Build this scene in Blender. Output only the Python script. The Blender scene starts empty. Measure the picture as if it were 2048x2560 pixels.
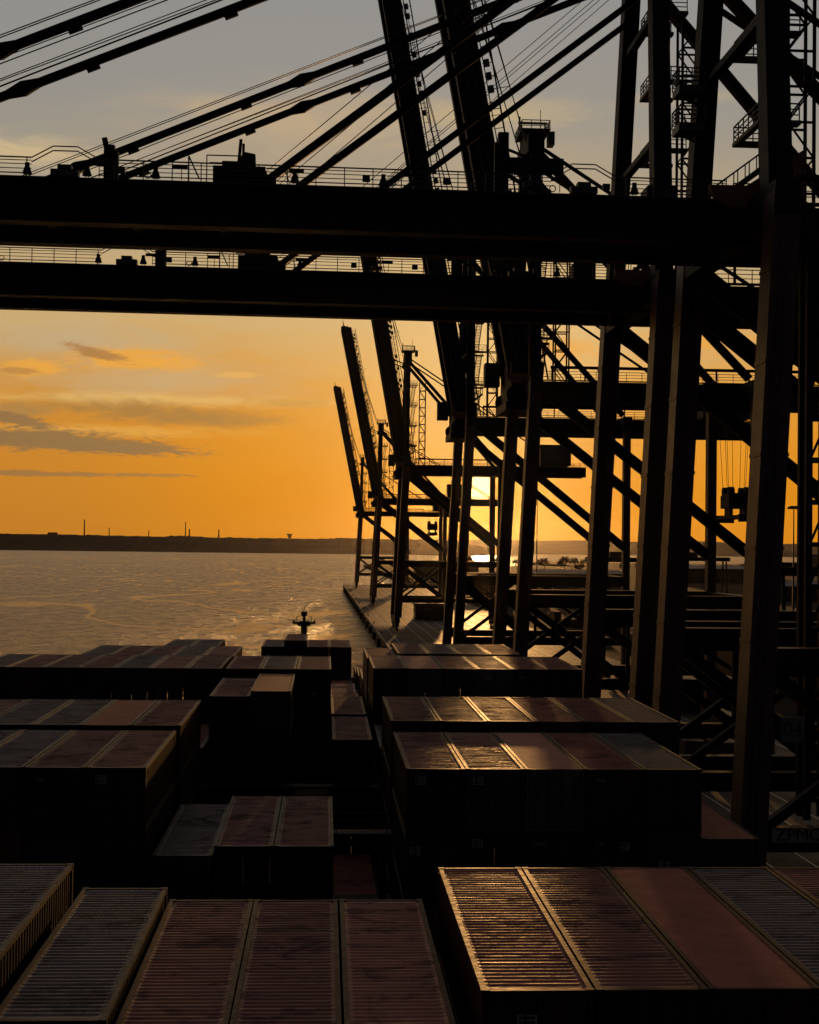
import bpy, math, random
from mathutils import Vector, Matrix
from mathutils.bvhtree import BVHTree

random.seed(7)
sc = bpy.context.scene
R = math.radians

# ------------------------------------------------------------------ camera
CAMZ = 32.0
FPX = 3700.0
YAW, PITCH, ROLL = math.atan((1024 - 790) / FPX), R(1.355), 0.012
fw = Vector((math.sin(YAW) * math.cos(PITCH), math.cos(YAW) * math.cos(PITCH), math.sin(PITCH)))
r0 = Vector((math.cos(YAW), -math.sin(YAW), 0))
u0 = r0.cross(fw)
rt = r0 * math.cos(ROLL) + u0 * math.sin(ROLL)
up = u0 * math.cos(ROLL) - r0 * math.sin(ROLL)
CAM = Vector((0, 0, CAMZ))
cam = bpy.data.cameras.new('camera')
camo = bpy.data.objects.new('camera', cam)
sc.collection.objects.link(camo)
m = Matrix((rt, up, -fw)).transposed().to_4x4()
m.translation = CAM
camo.matrix_world = m
cam.sensor_fit = 'HORIZONTAL'
cam.sensor_width = 36
cam.lens = 36 * FPX / 2048
cam.clip_start = 0.3
cam.clip_end = 60000
sc.camera = camo


def ray(px, py):
    """direction through a point of the 2048 x 2560 photograph"""
    return (fw + rt * ((px - 1024) / FPX) + up * ((1280 - py) / FPX)).normalized()


def P(px, py, Y=None, Z=None):
    d = ray(px, py)
    t = Y / d.y if Y is not None else (Z - CAMZ) / d.z
    return CAM + d * t


def project(p):
    v = p - CAM
    z = v.dot(fw)
    if z < 0.5: return None
    return (1024 + FPX * v.dot(rt) / z, 1280 - FPX * v.dot(up) / z)


# ------------------------------------------------------------------ world
SUND = ray(1203, 1220)
SUN_EL = math.asin(SUND.z)
SUN_AZ = math.atan2(SUND.x, SUND.y)
w = bpy.data.worlds.new('World')
sc.world = w
w.use_nodes = True
nt = w.node_tree
nt.nodes.clear()
SKY_GAIN = 1.0


class NB:
    """tiny node expression helper"""
    def __init__(s, t): s.t = t
    def sock(s, i, v):
        if isinstance(v, (int, float)): i.default_value = v
        elif isinstance(v, tuple): i.default_value = v if len(v) == len(i.default_value) else v + (1,)
        elif v is not None: s.t.links.new(v, i)
    def m(s, op, a, b=None, c=None, clamp=False):
        n = s.t.nodes.new('ShaderNodeMath'); n.operation = op; n.use_clamp = clamp
        for i, v in enumerate((a, b, c)): s.sock(n.inputs[i], v)
        return n.outputs[0]
    def vm(s, op, a, b=None):
        n = s.t.nodes.new('ShaderNodeVectorMath'); n.operation = op
        s.sock(n.inputs[0], a); s.sock(n.inputs[1], b)
        return n.outputs['Value'] if op == 'DOT_PRODUCT' else n.outputs[0]
    def comb(s, x, y, z):
        n = s.t.nodes.new('ShaderNodeCombineXYZ')
        for i, v in enumerate((x, y, z)): s.sock(n.inputs[i], v)
        return n.outputs[0]
    def sep(s, v):
        n = s.t.nodes.new('ShaderNodeSeparateXYZ'); s.sock(n.inputs[0], v); return n.outputs
    def noise(s, vec, scale, detail=4, rough=.55, dist=0):
        n = s.t.nodes.new('ShaderNodeTexNoise')
        s.sock(n.inputs['Vector'], vec)
        n.inputs['Scale'].default_value = scale; n.inputs['Detail'].default_value = detail
        n.inputs['Roughness'].default_value = rough; n.inputs['Distortion'].default_value = dist
        return n.outputs['Fac']
    def mix(s, f, a, b):
        n = s.t.nodes.new('ShaderNodeMix'); n.data_type = 'RGBA'
        s.sock(n.inputs[0], f); s.sock(n.inputs[6], a); s.sock(n.inputs[7], b)
        return n.outputs[2]
    def ramp(s, f, stops, interp='LINEAR'):
        n = s.t.nodes.new('ShaderNodeValToRGB'); n.color_ramp.interpolation = interp
        e = n.color_ramp.elements
        while len(e) > 1: e.remove(e[-1])
        e[0].position = stops[0][0]; e[0].color = (*stops[0][1], 1)
        for p, c in stops[1:]:
            k = e.new(p); k.color = (*c, 1)
        s.sock(n.inputs[0], f)
        return n.outputs[0]
    def smooth(s, v, a, b):
        n = s.t.nodes.new('ShaderNodeMapRange'); n.interpolation_type = 'SMOOTHSTEP'
        s.sock(n.inputs[0], v); n.inputs[1].default_value = a; n.inputs[2].default_value = b
        return n.outputs[0]


b = NB(nt)
tc = nt.nodes.new('ShaderNodeTexCoord').outputs['Generated']
dx, dy, dz = b.sep(tc)
az = b.m('ARCTAN2', dx, dy)
el = b.m('ARCSINE', dz)
uv = b.comb(az, b.m('MULTIPLY', el, 3.5), 0)
n1 = b.noise(uv, 7, 5, .6, .4)
n2 = b.noise(uv, 26, 6, .62, .6)
# height above the horizon, ruffled a little, drives the colour of the evening sky
elr = b.m('ADD', el, b.m('MULTIPLY', b.m('SUBTRACT', n1, .5), .06))
azs = b.m('SUBTRACT', az, SUN_AZ)
elr = b.m('ADD', elr, b.m('MULTIPLY', b.m('SUBTRACT', 0, azs), 0.0))
base = b.ramp(b.m('DIVIDE', elr, 0.9), [
    (0.0, (.60, .205, .006)), (.05, (.62, .215, .006)), (.085, (.64, .235, .010)), (.125, (.62, .275, .035)),
    (.165, (.56, .37, .15)), (.22, (.46, .345, .19)), (.27, (.34, .29, .21)), (.32, (.28, .268, .24)),
    (.42, (.262, .262, .255)), (.50, (.27, .215, .185)), (.68, (.21, .155, .135)), (1.0, (.12, .085, .08))])
# pale glow fanning up from the sun
cs = b.vm('DOT_PRODUCT', tc, tuple(SUND))
ang = b.m('ARCCOSINE', b.m('MINIMUM', cs, 1.0))
da = b.m('MULTIPLY', azs, 1.0)
de = b.m('SUBTRACT', el, SUN_EL + 0.095)
q = b.m('ADD', b.m('POWER', b.m('DIVIDE', da, .085), 2), b.m('POWER', b.m('DIVIDE', de, .085), 2))
gl = b.m('EXPONENT', b.m('MULTIPLY', q, -1.0))
col = b.mix(b.m('MULTIPLY', gl, .85), base, (.72, .47, .19, 1))
# duller towards the far left, as the glow dies away
lf = b.smooth(b.m('MULTIPLY', azs, -1), .12, .30)
col = b.mix(b.m('MULTIPLY', b.m('MULTIPLY', lf, b.smooth(el, .16, .06)), .3), col, (.33, .17, .05, 1))


def cloud(px, py, rx, ry, colour, amt, thr=.0, sc_=30, soft=.9, slope=0.0):
    """a cloud in direction space; px, py only tell which way it stands"""
    global col
    d = ray(px * 1.1872, py * 1.1872)
    a0, e0 = math.atan2(d.x, d.y), math.asin(d.z)
    a_ = b.m('SUBTRACT', az, a0)
    e_ = b.m('SUBTRACT', b.m('SUBTRACT', el, e0), b.m('MULTIPLY', a_, slope))
    qq = b.m('ADD', b.m('POWER', b.m('DIVIDE', a_, rx / 3117), 2), b.m('POWER', b.m('DIVIDE', e_, ry / 3117), 2))
    g = b.m('EXPONENT', b.m('MULTIPLY', qq, -1.0))
    nn = b.noise(b.comb(az, b.m('MULTIPLY', el, 4.0), px * .01), sc_, 7, .68, 1.2)
    v = b.m('ADD', g, b.m('MULTIPLY', b.m('SUBTRACT', nn, .5), 2.1))
    f = b.smooth(v, .36 - soft * .3, .46 + soft * .55)
    f = b.m('MULTIPLY', f, b.smooth(g, .02, .3))
    col = b.mix(b.m('MULTIPLY', f, amt), col, (*colour, 1))


OR = (.74, .34, .05)
GB = (.23, .135, .055)
cloud(620, 250, 300, 60, (.54, .38, .20), .8, sc_=12, soft=2)
cloud(60, 320, 160, 34, (.62, .46, .24), .9, sc_=14, soft=1.4)
cloud(1040, 240, 200, 26, (.60, .43, .18), .75, sc_=14, soft=2)
cloud(1450, 205, 120, 14, (.60, .43, .18), .5, sc_=16, soft=2)
cloud(500, 330, 260, 40, (.40, .31, .20), .8, sc_=14, soft=2)
cloud(150, 720, 260, 38, (.47, .37, .22), .8, sc_=10, soft=2)
cloud(330, 800, 300, 40, (.50, .36, .19), .8, sc_=10, soft=2)
cloud(300, 842, 330, 14, (.70, .46, .15), .8, sc_=16, soft=1.5)
cloud(320, 868, 230, 24, (.33, .17, .045), .95, sc_=22, soft=1.2, slope=-.05)
cloud(450, 882, 150, 18, (.33, .17, .045), .85, sc_=22, soft=1.2)
cloud(40, 862, 80, 14, (.34, .19, .06), .8, sc_=22, soft=1.2)
cloud(610, 850, 80, 11, (.45, .23, .05), .7, sc_=26, soft=1.2)
cloud(200, 905, 260, 12, (.70, .36, .07), .7, sc_=22, soft=1.3)
cloud(285, 757, 125, 24, OR, 1, sc_=32, soft=.7)
cloud(70, 776, 65, 18, OR, 1, sc_=36, soft=.7)
cloud(505, 790, 50, 8, (.70, .38, .10), .8, sc_=36, soft=.8)
cloud(205, 744, 70, 13, (.36, .17, .05), .9, sc_=40, soft=.6, slope=-.25)
cloud(45, 781, 40, 8, (.42, .20, .05), .8, sc_=40, soft=.6)
cloud(110, 926, 230, 24, GB, .97, sc_=48, soft=.45, slope=-.03)
cloud(250, 944, 160, 13, GB, .95, sc_=55, soft=.45, slope=-.03)
cloud(45, 886, 75, 13, GB, .95, sc_=48, soft=.45, slope=-.2)
cloud(60, 997, 210, 6.5, (.28, .15, .05), .9, sc_=50, soft=.45)
cloud(290, 1000, 110, 4, (.30, .16, .05), .8, sc_=50, soft=.45)
cloud(1480, 715, 120, 26, (.74, .33, .04), .8, sc_=26, soft=1)
cloud(1180, 735, 90, 22, (.72, .32, .05), .8, sc_=26, soft=1)
# clear western sky brightens only the sunward quarter; the rest of the dome is in dusk
fall = b.smooth(b.m('ABSOLUTE', azs), 1.35, .38)
colb = b.mix(fall, (.018, .019, .024, 1), col)
sky = nt.nodes.new('ShaderNodeTexSky')
sky.sky_type = 'NISHITA'
sky.sun_disc = False
sky.sun_elevation = SUN_EL
sky.sun_rotation = SUN_AZ
sky.dust_density = 3.0
bgs = nt.nodes.new('ShaderNodeBackground')
nt.links.new(b.vm('MULTIPLY', sky.outputs[0], (.12, .13, .18)), bgs.inputs[0])
bgs.inputs[1].default_value = 0.05
bgm = nt.nodes.new('ShaderNodeBackground')
# the sun's own disc and its aureole
disc = b.smooth(ang, .0096, .0078)
aur = b.m('EXPONENT', b.m('DIVIDE', ang, -.0075))
aur2 = b.m('EXPONENT', b.m('DIVIDE', ang, -.03))
colb = b.mix(disc, colb, (2.6, 1.6, .62, 1))
n = nt.nodes.new('ShaderNodeMix'); n.data_type = 'RGBA'; n.blend_type = 'ADD'; n.clamp_result = False
n.inputs[0].default_value = 1
nt.links.new(colb, n.inputs[6])
s3 = nt.nodes.new('ShaderNodeVectorMath'); s3.operation = 'SCALE'
s3.inputs[0].default_value = (.6, .26, .03)
nt.links.new(b.m('ADD', aur, b.m('MULTIPLY', aur2, .06)), s3.inputs['Scale'])
nt.links.new(s3.outputs[0], n.inputs[7])
nt.links.new(n.outputs[2], bgm.inputs[0])
bgm.inputs[1].default_value = SKY_GAIN
addn = nt.nodes.new('ShaderNodeAddShader')
nt.links.new(bgs.outputs[0], addn.inputs[0]); nt.links.new(bgm.outputs[0], addn.inputs[1])
wo = nt.nodes.new('ShaderNodeOutputWorld')
nt.links.new(addn.outputs[0], wo.inputs[0])
w.cycles.sampling_method = 'MANUAL'
w.cycles.sample_map_resolution = 2048

sun = bpy.data.lights.new('sun', 'SUN')
sun.energy = 2.0
sun.angle = R(.53)
sun.color = (1, .5, .16)
suno = bpy.data.objects.new('sun', sun)
sc.collection.objects.link(suno)
suno.rotation_euler = SUND.to_track_quat('Z', 'Y').to_euler()

sc.view_settings.view_transform = 'Standard'
sc.view_settings.look = 'None'
sc.view_settings.exposure = 0
sc.view_settings.gamma = 1
sc.cycles.max_bounces = 5
sc.cycles.volume_bounces = 0


# ------------------------------------------------------------------ materials
def mat(name, colour, rough=.5, metal=0, bump=0, bscale=8, var=.25, vscale=1.2, rvar=.12, stretch=None, coat=0, spec=.5):
    mt = bpy.data.materials.new(name)
    mt.use_nodes = True
    t = mt.node_tree
    q = NB(t)
    bs = t.nodes['Principled BSDF']
    co = t.nodes.new('ShaderNodeTexCoord').outputs['Object']
    if stretch:
        mp = t.nodes.new('ShaderNodeMapping'); mp.inputs['Scale'].default_value = stretch
        t.links.new(co, mp.inputs[0]); co = mp.outputs[0]
    n = q.noise(co, vscale, 7, .65, .3)
    lo = tuple(c * (1 - var) for c in colour); hi = tuple(min(1, c * (1 + var)) for c in colour)
    t.links.new(q.ramp(n, [(.3, lo), (.7, hi)]), bs.inputs['Base Color'])
    n2_ = q.noise(co, vscale * 2.3, 5, .6)
    t.links.new(q.m('ADD', q.m('MULTIPLY', q.m('SUBTRACT', n2_, .5), rvar * 2), rough), bs.inputs['Roughness'])
    bs.inputs['Metallic'].default_value = metal
    bs.inputs['Specular IOR Level'].default_value = spec
    if bump:
        bp = t.nodes.new('ShaderNodeBump')
        bp.inputs['Strength'].default_value = bump; bp.inputs['Distance'].default_value = .02
        t.links.new(q.noise(co, bscale, 5, .6), bp.inputs['Height'])
        t.links.new(bp.outputs[0], bs.inputs['Normal'])
    return mt


M = {}
M['crane'] = mat('crane_paint', (.02, .015, .014), .6, bump=.1, vscale=.4, spec=.15)
M['crane_leg'] = mat('crane_leg_paint', (.085, .038, .028), .5, bump=.1, vscale=.3, spec=.35)
M['rope'] = mat('steel_rope', (.06, .045, .04), .5, .3)
M['rail'] = mat('handrail_steel', (.05, .04, .04), .5)
M['house'] = mat('house_cladding', (.05, .04, .036), .6, spec=.2)
M['sign'] = mat('sign_face', (.16, .13, .11), .6)
M['ink'] = mat('sign_ink', (.015, .015, .02), .6)
M['drum'] = mat('drum_paint', (.22, .10, .07), .7, spec=.2)
M['glass'] = mat('dark_glass', (.02, .02, .025), .1)
M['concrete'] = mat('quay_concrete', (.04, .028, .022), .62, bump=.25, bscale=3, vscale=.08, rvar=.25, var=.55, spec=.09)
M['wall'] = mat('quay_wall_face', (.045, .04, .035), .8, bump=.4, bscale=2)
M['land'] = mat('far_land', (.06, .04, .028), .95, spec=.05, vscale=.004, var=.4)
M['yard'] = mat('yard_asphalt', (.018, .014, .012), .9, vscale=.02, var=.5, rvar=.08, spec=.02)
M['hull'] = mat('hull_paint', (.03, .03, .035), .6)
M['deck'] = mat('hatch_paint', (.03, .022, .02), .7)
M['rubber'] = mat('fender_rubber', (.02, .02, .02), .8)
M['marking'] = mat('pale_lettering', (.30, .24, .19), .6)
M['stripe'] = mat('road_paint', (.5, .45, .35), .5)
M['steel'] = mat('galvanised_steel', (.06, .05, .045), .55, .3)
CCOL = {
    'rust red': (.12, .028, .018), 'oxide brown': (.09, .038, .022), 'dull blue': (.035, .045, .075),
    'dark green': (.03, .05, .035), 'slate grey': (.09, .085, .08), 'faded orange': (.19, .075, .028),
    'off-white': (.30, .27, .24), 'maroon': (.075, .02, .018), 'tan': (.17, .12, .075)}
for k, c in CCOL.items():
    c = (c[0] * .7, c[1] * .5, c[2] * .45); side = tuple(v * .5 for v in c)  # shade put into the colour of the sides, darker than the roof copy
    M[k] = mat('shaded_paint_' + k.replace(' ', '_').replace('-', '_'), side, .52, bump=.12, bscale=5, var=.4,
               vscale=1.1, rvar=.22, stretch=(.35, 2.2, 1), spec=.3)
    M[k + ' roof'] = mat('lit_roof_' + k.replace(' ', '_').replace('-', '_'), (c[0] * 3.2 + .07, c[1] * 2.2 + .022, c[2] * 2.2 + .016) if c[0] > c[2] * 2.2 else (.10, .098, .105), .56, bump=0,
                          var=.35, vscale=1.3, rvar=.34, stretch=(.22, 3.2, 1), spec=.9)  # lighter copy of the same paint, sky light put into the colour
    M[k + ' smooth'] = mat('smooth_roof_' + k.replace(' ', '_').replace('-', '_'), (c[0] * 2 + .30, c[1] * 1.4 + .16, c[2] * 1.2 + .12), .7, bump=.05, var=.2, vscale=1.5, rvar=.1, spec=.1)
# worn sheet steel: stains, scraped patches and shallow dents that differ from roof to roof
for k in CCOL:
    t = M[k + ' roof'].node_tree; q = NB(t); bs = t.nodes['Principled BSDF']
    pos = t.nodes.new('ShaderNodeNewGeometry').outputs['Position']
    old = bs.inputs['Base Color'].links[0].from_socket
    mp = t.nodes.new('ShaderNodeMapping'); mp.inputs['Scale'].default_value = (.55, .8, .3); t.links.new(pos, mp.inputs[0])
    st = q.smooth(q.noise(mp.outputs[0], 1.0, 7, .7, .8), .50, .62)
    mp = t.nodes.new('ShaderNodeMapping'); mp.inputs['Scale'].default_value = (.5, 4.0, .3); t.links.new(pos, mp.inputs[0])
    sk = q.smooth(q.noise(mp.outputs[0], 1.0, 6, .7, .4), .54, .66)
    c1 = q.mix(q.m('MULTIPLY', st, .65), old, (.030, .017, .012, 1))
    c1 = q.mix(q.m('MULTIPLY', sk, .5), c1, (.16, .075, .045, 1))
    t.links.new(c1, bs.inputs['Base Color'])
    ro = bs.inputs['Roughness'].links[0].from_socket
    t.links.new(q.m('ADD', ro, q.m('MULTIPLY', st, .22)), bs.inputs['Roughness'])
    bp = t.nodes.new('ShaderNodeBump'); bp.inputs['Strength'].default_value = .45; bp.inputs['Distance'].default_value = .03
    mp = t.nodes.new('ShaderNodeMapping'); mp.inputs['Scale'].default_value = (.7, 1.4, .3); t.links.new(pos, mp.inputs[0])
    t.links.new(q.noise(mp.outputs[0], 1.6, 5, .6, .3), bp.inputs['Height']); t.links.new(bp.outputs[0], bs.inputs['Normal'])


# ------------------------------------------------------------------ mesh helper
class MB:
    def __init__(s): s.v = []; s.f = []
    def quadbox(s, c8):
        i = len(s.v); s.v += [tuple(c) for c in c8]
        for f in ((0, 3, 2, 1), (4, 5, 6, 7), (0, 1, 5, 4), (1, 2, 6, 5), (2, 3, 7, 6), (3, 0, 4, 7)):
            s.f.append(tuple(i + k for k in f))
    def box(s, x0, y0, z0, x1, y1, z1):
        s.quadbox([(x0, y0, z0), (x1, y0, z0), (x1, y1, z0), (x0, y1, z0),
                   (x0, y0, z1), (x1, y0, z1), (x1, y1, z1), (x0, y1, z1)])
    def beam(s, a, c, wd, ht, upv=(0, 0, 1), wd2=None, ht2=None):
        a, c = Vector(a), Vector(c); d = (c - a).normalized(); u = Vector(upv)
        sd = d.cross(u)
        if sd.length < 1e-4: sd = d.cross(Vector((1, 0, 0)))
        sd.normalize(); u = sd.cross(d).normalized()
        wd2 = wd if wd2 is None else wd2; ht2 = ht if ht2 is None else ht2
        pts = []
        for p, w_, h_ in ((a, wd, ht), (c, wd2, ht2)):
            pts.append([p - sd * w_ / 2 - u * h_ / 2, p + sd * w_ / 2 - u * h_ / 2, p + sd * w_ / 2 + u * h_ / 2, p - sd * w_ / 2 + u * h_ / 2])
        s.quadbox(pts[0] + pts[1])
    def tube(s, a, c, r, n=6, r2=None, caps=True):
        a, c = Vector(a), Vector(c); d = (c - a).normalized()
        x = d.orthogonal().normalized(); y = d.cross(x); i = len(s.v); r2 = r if r2 is None else r2
        for p, rr in ((a, r), (c, r2)):
            for k in range(n):
                t = 2 * math.pi * k / n
                s.v.append(tuple(p + x * math.cos(t) * rr + y * math.sin(t) * rr))
        for k in range(n):
            s.f.append((i + k, i + (k + 1) % n, i + n + (k + 1) % n, i + n + k))
        if caps:
            s.f.append(tuple(i + k for k in range(n))[::-1]); s.f.append(tuple(i + n + k for k in range(n)))
    def path(s, pts, r, n=5):
        for p, q_ in zip(pts, pts[1:]): s.tube(p, q_, r, n)
    def mesh(s, name, m_, bevel=0):
        me = bpy.data.meshes.new(name); me.from_pydata(s.v, [], s.f)
        if bevel:
            import bmesh
            bm = bmesh.new(); bm.from_mesh(me)
            bmesh.ops.bevel(bm, geom=list(bm.edges), offset=bevel, segments=1, affect='EDGES')
            bm.to_mesh(me); bm.free()
        me.materials.append(m_)
        return me


coll = sc.collection.objects


def ob(name, me, parent=None, loc=None):
    o = bpy.data.objects.new(name, me); coll.link(o)
    if parent is not None: o.parent = parent
    if loc is not None: o.location = loc
    return o


def build(mb, name, m_, parent=None, bevel=0):
    return ob(name, mb.mesh(name, m_, bevel), parent)


def tag(o, label, cat, group=None):
    o['label'] = label; o['category'] = cat
    if group: o['group'] = group
    return o


def struct(o, kind='structure'):
    o['kind'] = kind; return o


def empty(name, loc, rz=0):
    o = bpy.data.objects.new(name, None); coll.link(o); o.location = loc; o.rotation_euler = (0, 0, rz)
    o.empty_display_size = .5
    return o


def text_mesh(s, size, m_, depth=.01):
    cu = bpy.data.curves.new('lettering', 'FONT'); cu.body = s; cu.size = size; cu.extrude = depth
    cu.align_x = 'CENTER'; cu.align_y = 'CENTER'
    to = bpy.data.objects.new('tmp', cu); coll.link(to)
    dg = bpy.context.evaluated_depsgraph_get()
    me = bpy.data.meshes.new_from_object(to.evaluated_get(dg))
    bpy.data.objects.remove(to); me.name = 'lettering'
    me.materials.clear(); me.materials.append(m_)
    return me


# ------------------------------------------------------------------ water, land, quay
def sheet(name, x0, y0, x1, y1, z, m_, th=0):
    mb = MB()
    if th: mb.box(x0, y0, z - th, x1, y1, z)
    else:
        mb.v = [(x0, y0, z), (x1, y0, z), (x1, y1, z), (x0, y1, z)]; mb.f = [(0, 1, 2, 3)]
    return struct(build(mb, name, m_))


wm = bpy.data.materials.new('river_water'); wm.use_nodes = True
t = wm.node_tree; q = NB(t); bs = t.nodes['Principled BSDF']
geo = t.nodes.new('ShaderNodeNewGeometry').outputs['Position']
bs.inputs['Base Color'].default_value = (.085, .035, .024, 1)
bs.inputs['Specular IOR Level'].default_value = .27
bs.inputs['IOR'].default_value = 1.33
mp = t.nodes.new('ShaderNodeMapping'); mp.inputs['Scale'].default_value = (.12, .05, 1); t.links.new(geo, mp.inputs[0])
big = q.noise(mp.outputs[0], .12, 6, .6, 1.5)
mp3 = t.nodes.new('ShaderNodeMapping'); mp3.inputs['Scale'].default_value = (.010, .0035, 1); t.links.new(geo, mp3.inputs[0])
huge = q.noise(mp3.outputs[0], 1.0, 5, .6, 1.2)
mp4 = t.nodes.new('ShaderNodeMapping'); mp4.inputs['Scale'].default_value = (.0042, .0016, 1); t.links.new(geo, mp4.inputs[0])
rid = q.noise(mp4.outputs[0], 1.0, 3, .5, 1.6)
streak = q.smooth(q.m('ABSOLUTE', q.m('SUBTRACT', rid, .5)), .012, .002)

wv = q.noise(geo, .55, 6, .68, .5)
mp5 = t.nodes.new('ShaderNodeMapping'); mp5.inputs['Scale'].default_value = (.10, .035, 1); t.links.new(geo, mp5.inputs[0])
wv2 = q.noise(mp5.outputs[0], 1.6, 7, .72, .4)
hgt = q.m('ADD', q.m('MULTIPLY', wv, .7), q.m('MULTIPLY', wv2, 1.5))
mp6 = t.nodes.new('ShaderNodeMapping'); mp6.inputs['Scale'].default_value = (.13, .05, 1); t.links.new(geo, mp6.inputs[0])
ruf = q.noise(mp6.outputs[0], 1.0, 9, .78, .3)
ru = q.smooth(ruf, .40, .62)
t.links.new(q.m('ADD', q.m('SUBTRACT', .22, q.m('MULTIPLY', streak, .12)), q.m('MULTIPLY', ru, .09)), bs.inputs['Roughness'])
t.links.new(q.mix(q.smooth(ruf, .35, .65), (.24, .10, .075, 1), (.06, .028, .022, 1)), bs.inputs['Base Color'])
hgt = q.m('MULTIPLY', hgt, q.m('ADD', .70, q.m('ADD', q.m('MULTIPLY', ru, .3), q.m('MULTIPLY', q.smooth(huge, .42, .60), .35))))
hgt = q.m('MULTIPLY', hgt, q.m('SUBTRACT', 1.0, q.m('MULTIPLY', streak, .55)))
bp = t.nodes.new('ShaderNodeBump'); bp.inputs['Strength'].default_value = 1; bp.inputs['Distance'].default_value = .62
t.links.new(hgt, bp.inputs['Height']); t.links.new(bp.outputs[0], bs.inputs['Normal'])
sheet('water', -9000, -400, 12000, 16000, 0, wm)

QZ = 4.5
QX = 19.9
mb = MB()
mb.box(QX, -80, -6, 75, 1060, QZ)
build(mb, 'quay_apron', M['concrete'])['kind'] = 'structure'
mb = MB()
mb.box(75.01, -80, -6, 420, 2300, QZ - .02)
mb.box(420.01, -80, -6, 4200, 3000, QZ - .02)
build(mb, 'yard_ground', M['yard'])['kind'] = 'structure'
# marks painted on the apron
mb = MB()
for x in (24.3, 32, 36, 40, 44, 48, 52, 56, 60.5, 66):
    mb.box(x, -60, QZ + .004, x + .18, 1040, QZ + .008)
build(mb, 'lane_markings', M['stripe'])['kind'] = 'structure'
mb = MB()
for x in (26.2, 59.2):
    for dx_ in (-.04, .04):
        mb.box(x + dx_ - .03, -60, QZ + .009, x + dx_ + .03, 1040, QZ + .03)
build(mb, 'crane_rails', M['steel'])['kind'] = 'structure'
# kerb along the quay edge
mb = MB()
for k in range(110):
    mb.box(QX + .1, -70 + k * 10.2, QZ + .004, QX + .55, -60.4 + k * 10.2, QZ + .34)
build(mb, 'kerb', M['steel'])['kind'] = 'structure'
# fenders on the wall
fm = MB()
fm.box(-.9, -1, -2.6, 0, 1, -.2); fm.box(-1.1, -1.2, -2.9, -.9, 1.2, 0)
fme = fm.mesh('quay_fender', M['rubber'], .05)
for k in range(26):
    o = ob('quay_fender', fme, None, (QX, 140 + k * 34, QZ))
    if k == 25: tag(o, 'last black rubber fender at the far end of the quay wall', 'fender', 'fenders along the quay wall')
    else: tag(o, 'black rubber fender on the quay wall below the cranes', 'fender', 'fenders along the quay wall')
# bollards
bo = MB(); bo.tube((0, 0, 0), (0, 0, .5), .22, 10, .18); bo.tube((0, 0, .5), (0, 0, .72), .34, 10, .30)
bme = bo.mesh('mooring_bollard', M['rubber'])
for k in range(14):
    o = ob('mooring_bollard', bme, None, (QX + 1.4, 230 + k * 60, QZ))
    tag(o, 'squat black mooring bollard near the quay edge', 'bollard', 'bollards along the quay edge')


def terrain(name, x0, x1, y0, y1, hf, m_, nx=260, ny=14):
    mb = MB()
    for j in range(ny + 1):
        for i in range(nx + 1):
            x = x0 + (x1 - x0) * i / nx; y = y0 + (y1 - y0) * j / ny
            mb.v.append((x, y, -1 + hf(x, j / ny)))
    for j in range(ny):
        for i in range(nx):
            a = j * (nx + 1) + i
            mb.f.append((a, a + 1, a + nx + 2, a + nx + 1))
    return struct(build(mb, name, m_))


from mathutils import noise as MN
def hill(x, v):
    e = min(1, v * 6) * 2.4
    h = 62 + 7 * MN.noise(Vector((x * .0012, 3.1, 0))) + 3.0 * MN.noise(Vector((x * .006, 9, 0))) + 6 * abs(MN.noise(Vector((x * .022, v * 4, 0)))) + 5 * abs(MN.noise(Vector((x * .09, v * 9, 2)))) + (4 if MN.noise(Vector((x * .004, 4, 7))) > .25 else 0)
    k = max(0, min(1, (1050 - x) / 500.0)); k = k * k * (3 - 2 * k)
    return (e + max(0, h) * min(1, max(0, v - .1) * 2.5)) * k - 3 * (1 - k)
terrain('far_shore', -4200, 1100, 5900, 7600, hill, M['land'], 1500, 12)
def hill2(x, v):
    e = min(1, v * 8) * 2
    rise = 1 / (1 + math.exp(-(x - 500) / 250.0))
    h = 92 * rise + 18 * MN.noise(Vector((x * .0016, 5.1, 0))) * rise + 3 * MN.noise(Vector((x * .01, 9, 0)))
    return e + max(0, h) * min(1, max(0, v) * 1.3)
terrain('hills', -400, 4600, 8200, 11500, hill2, M['land'])

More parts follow.
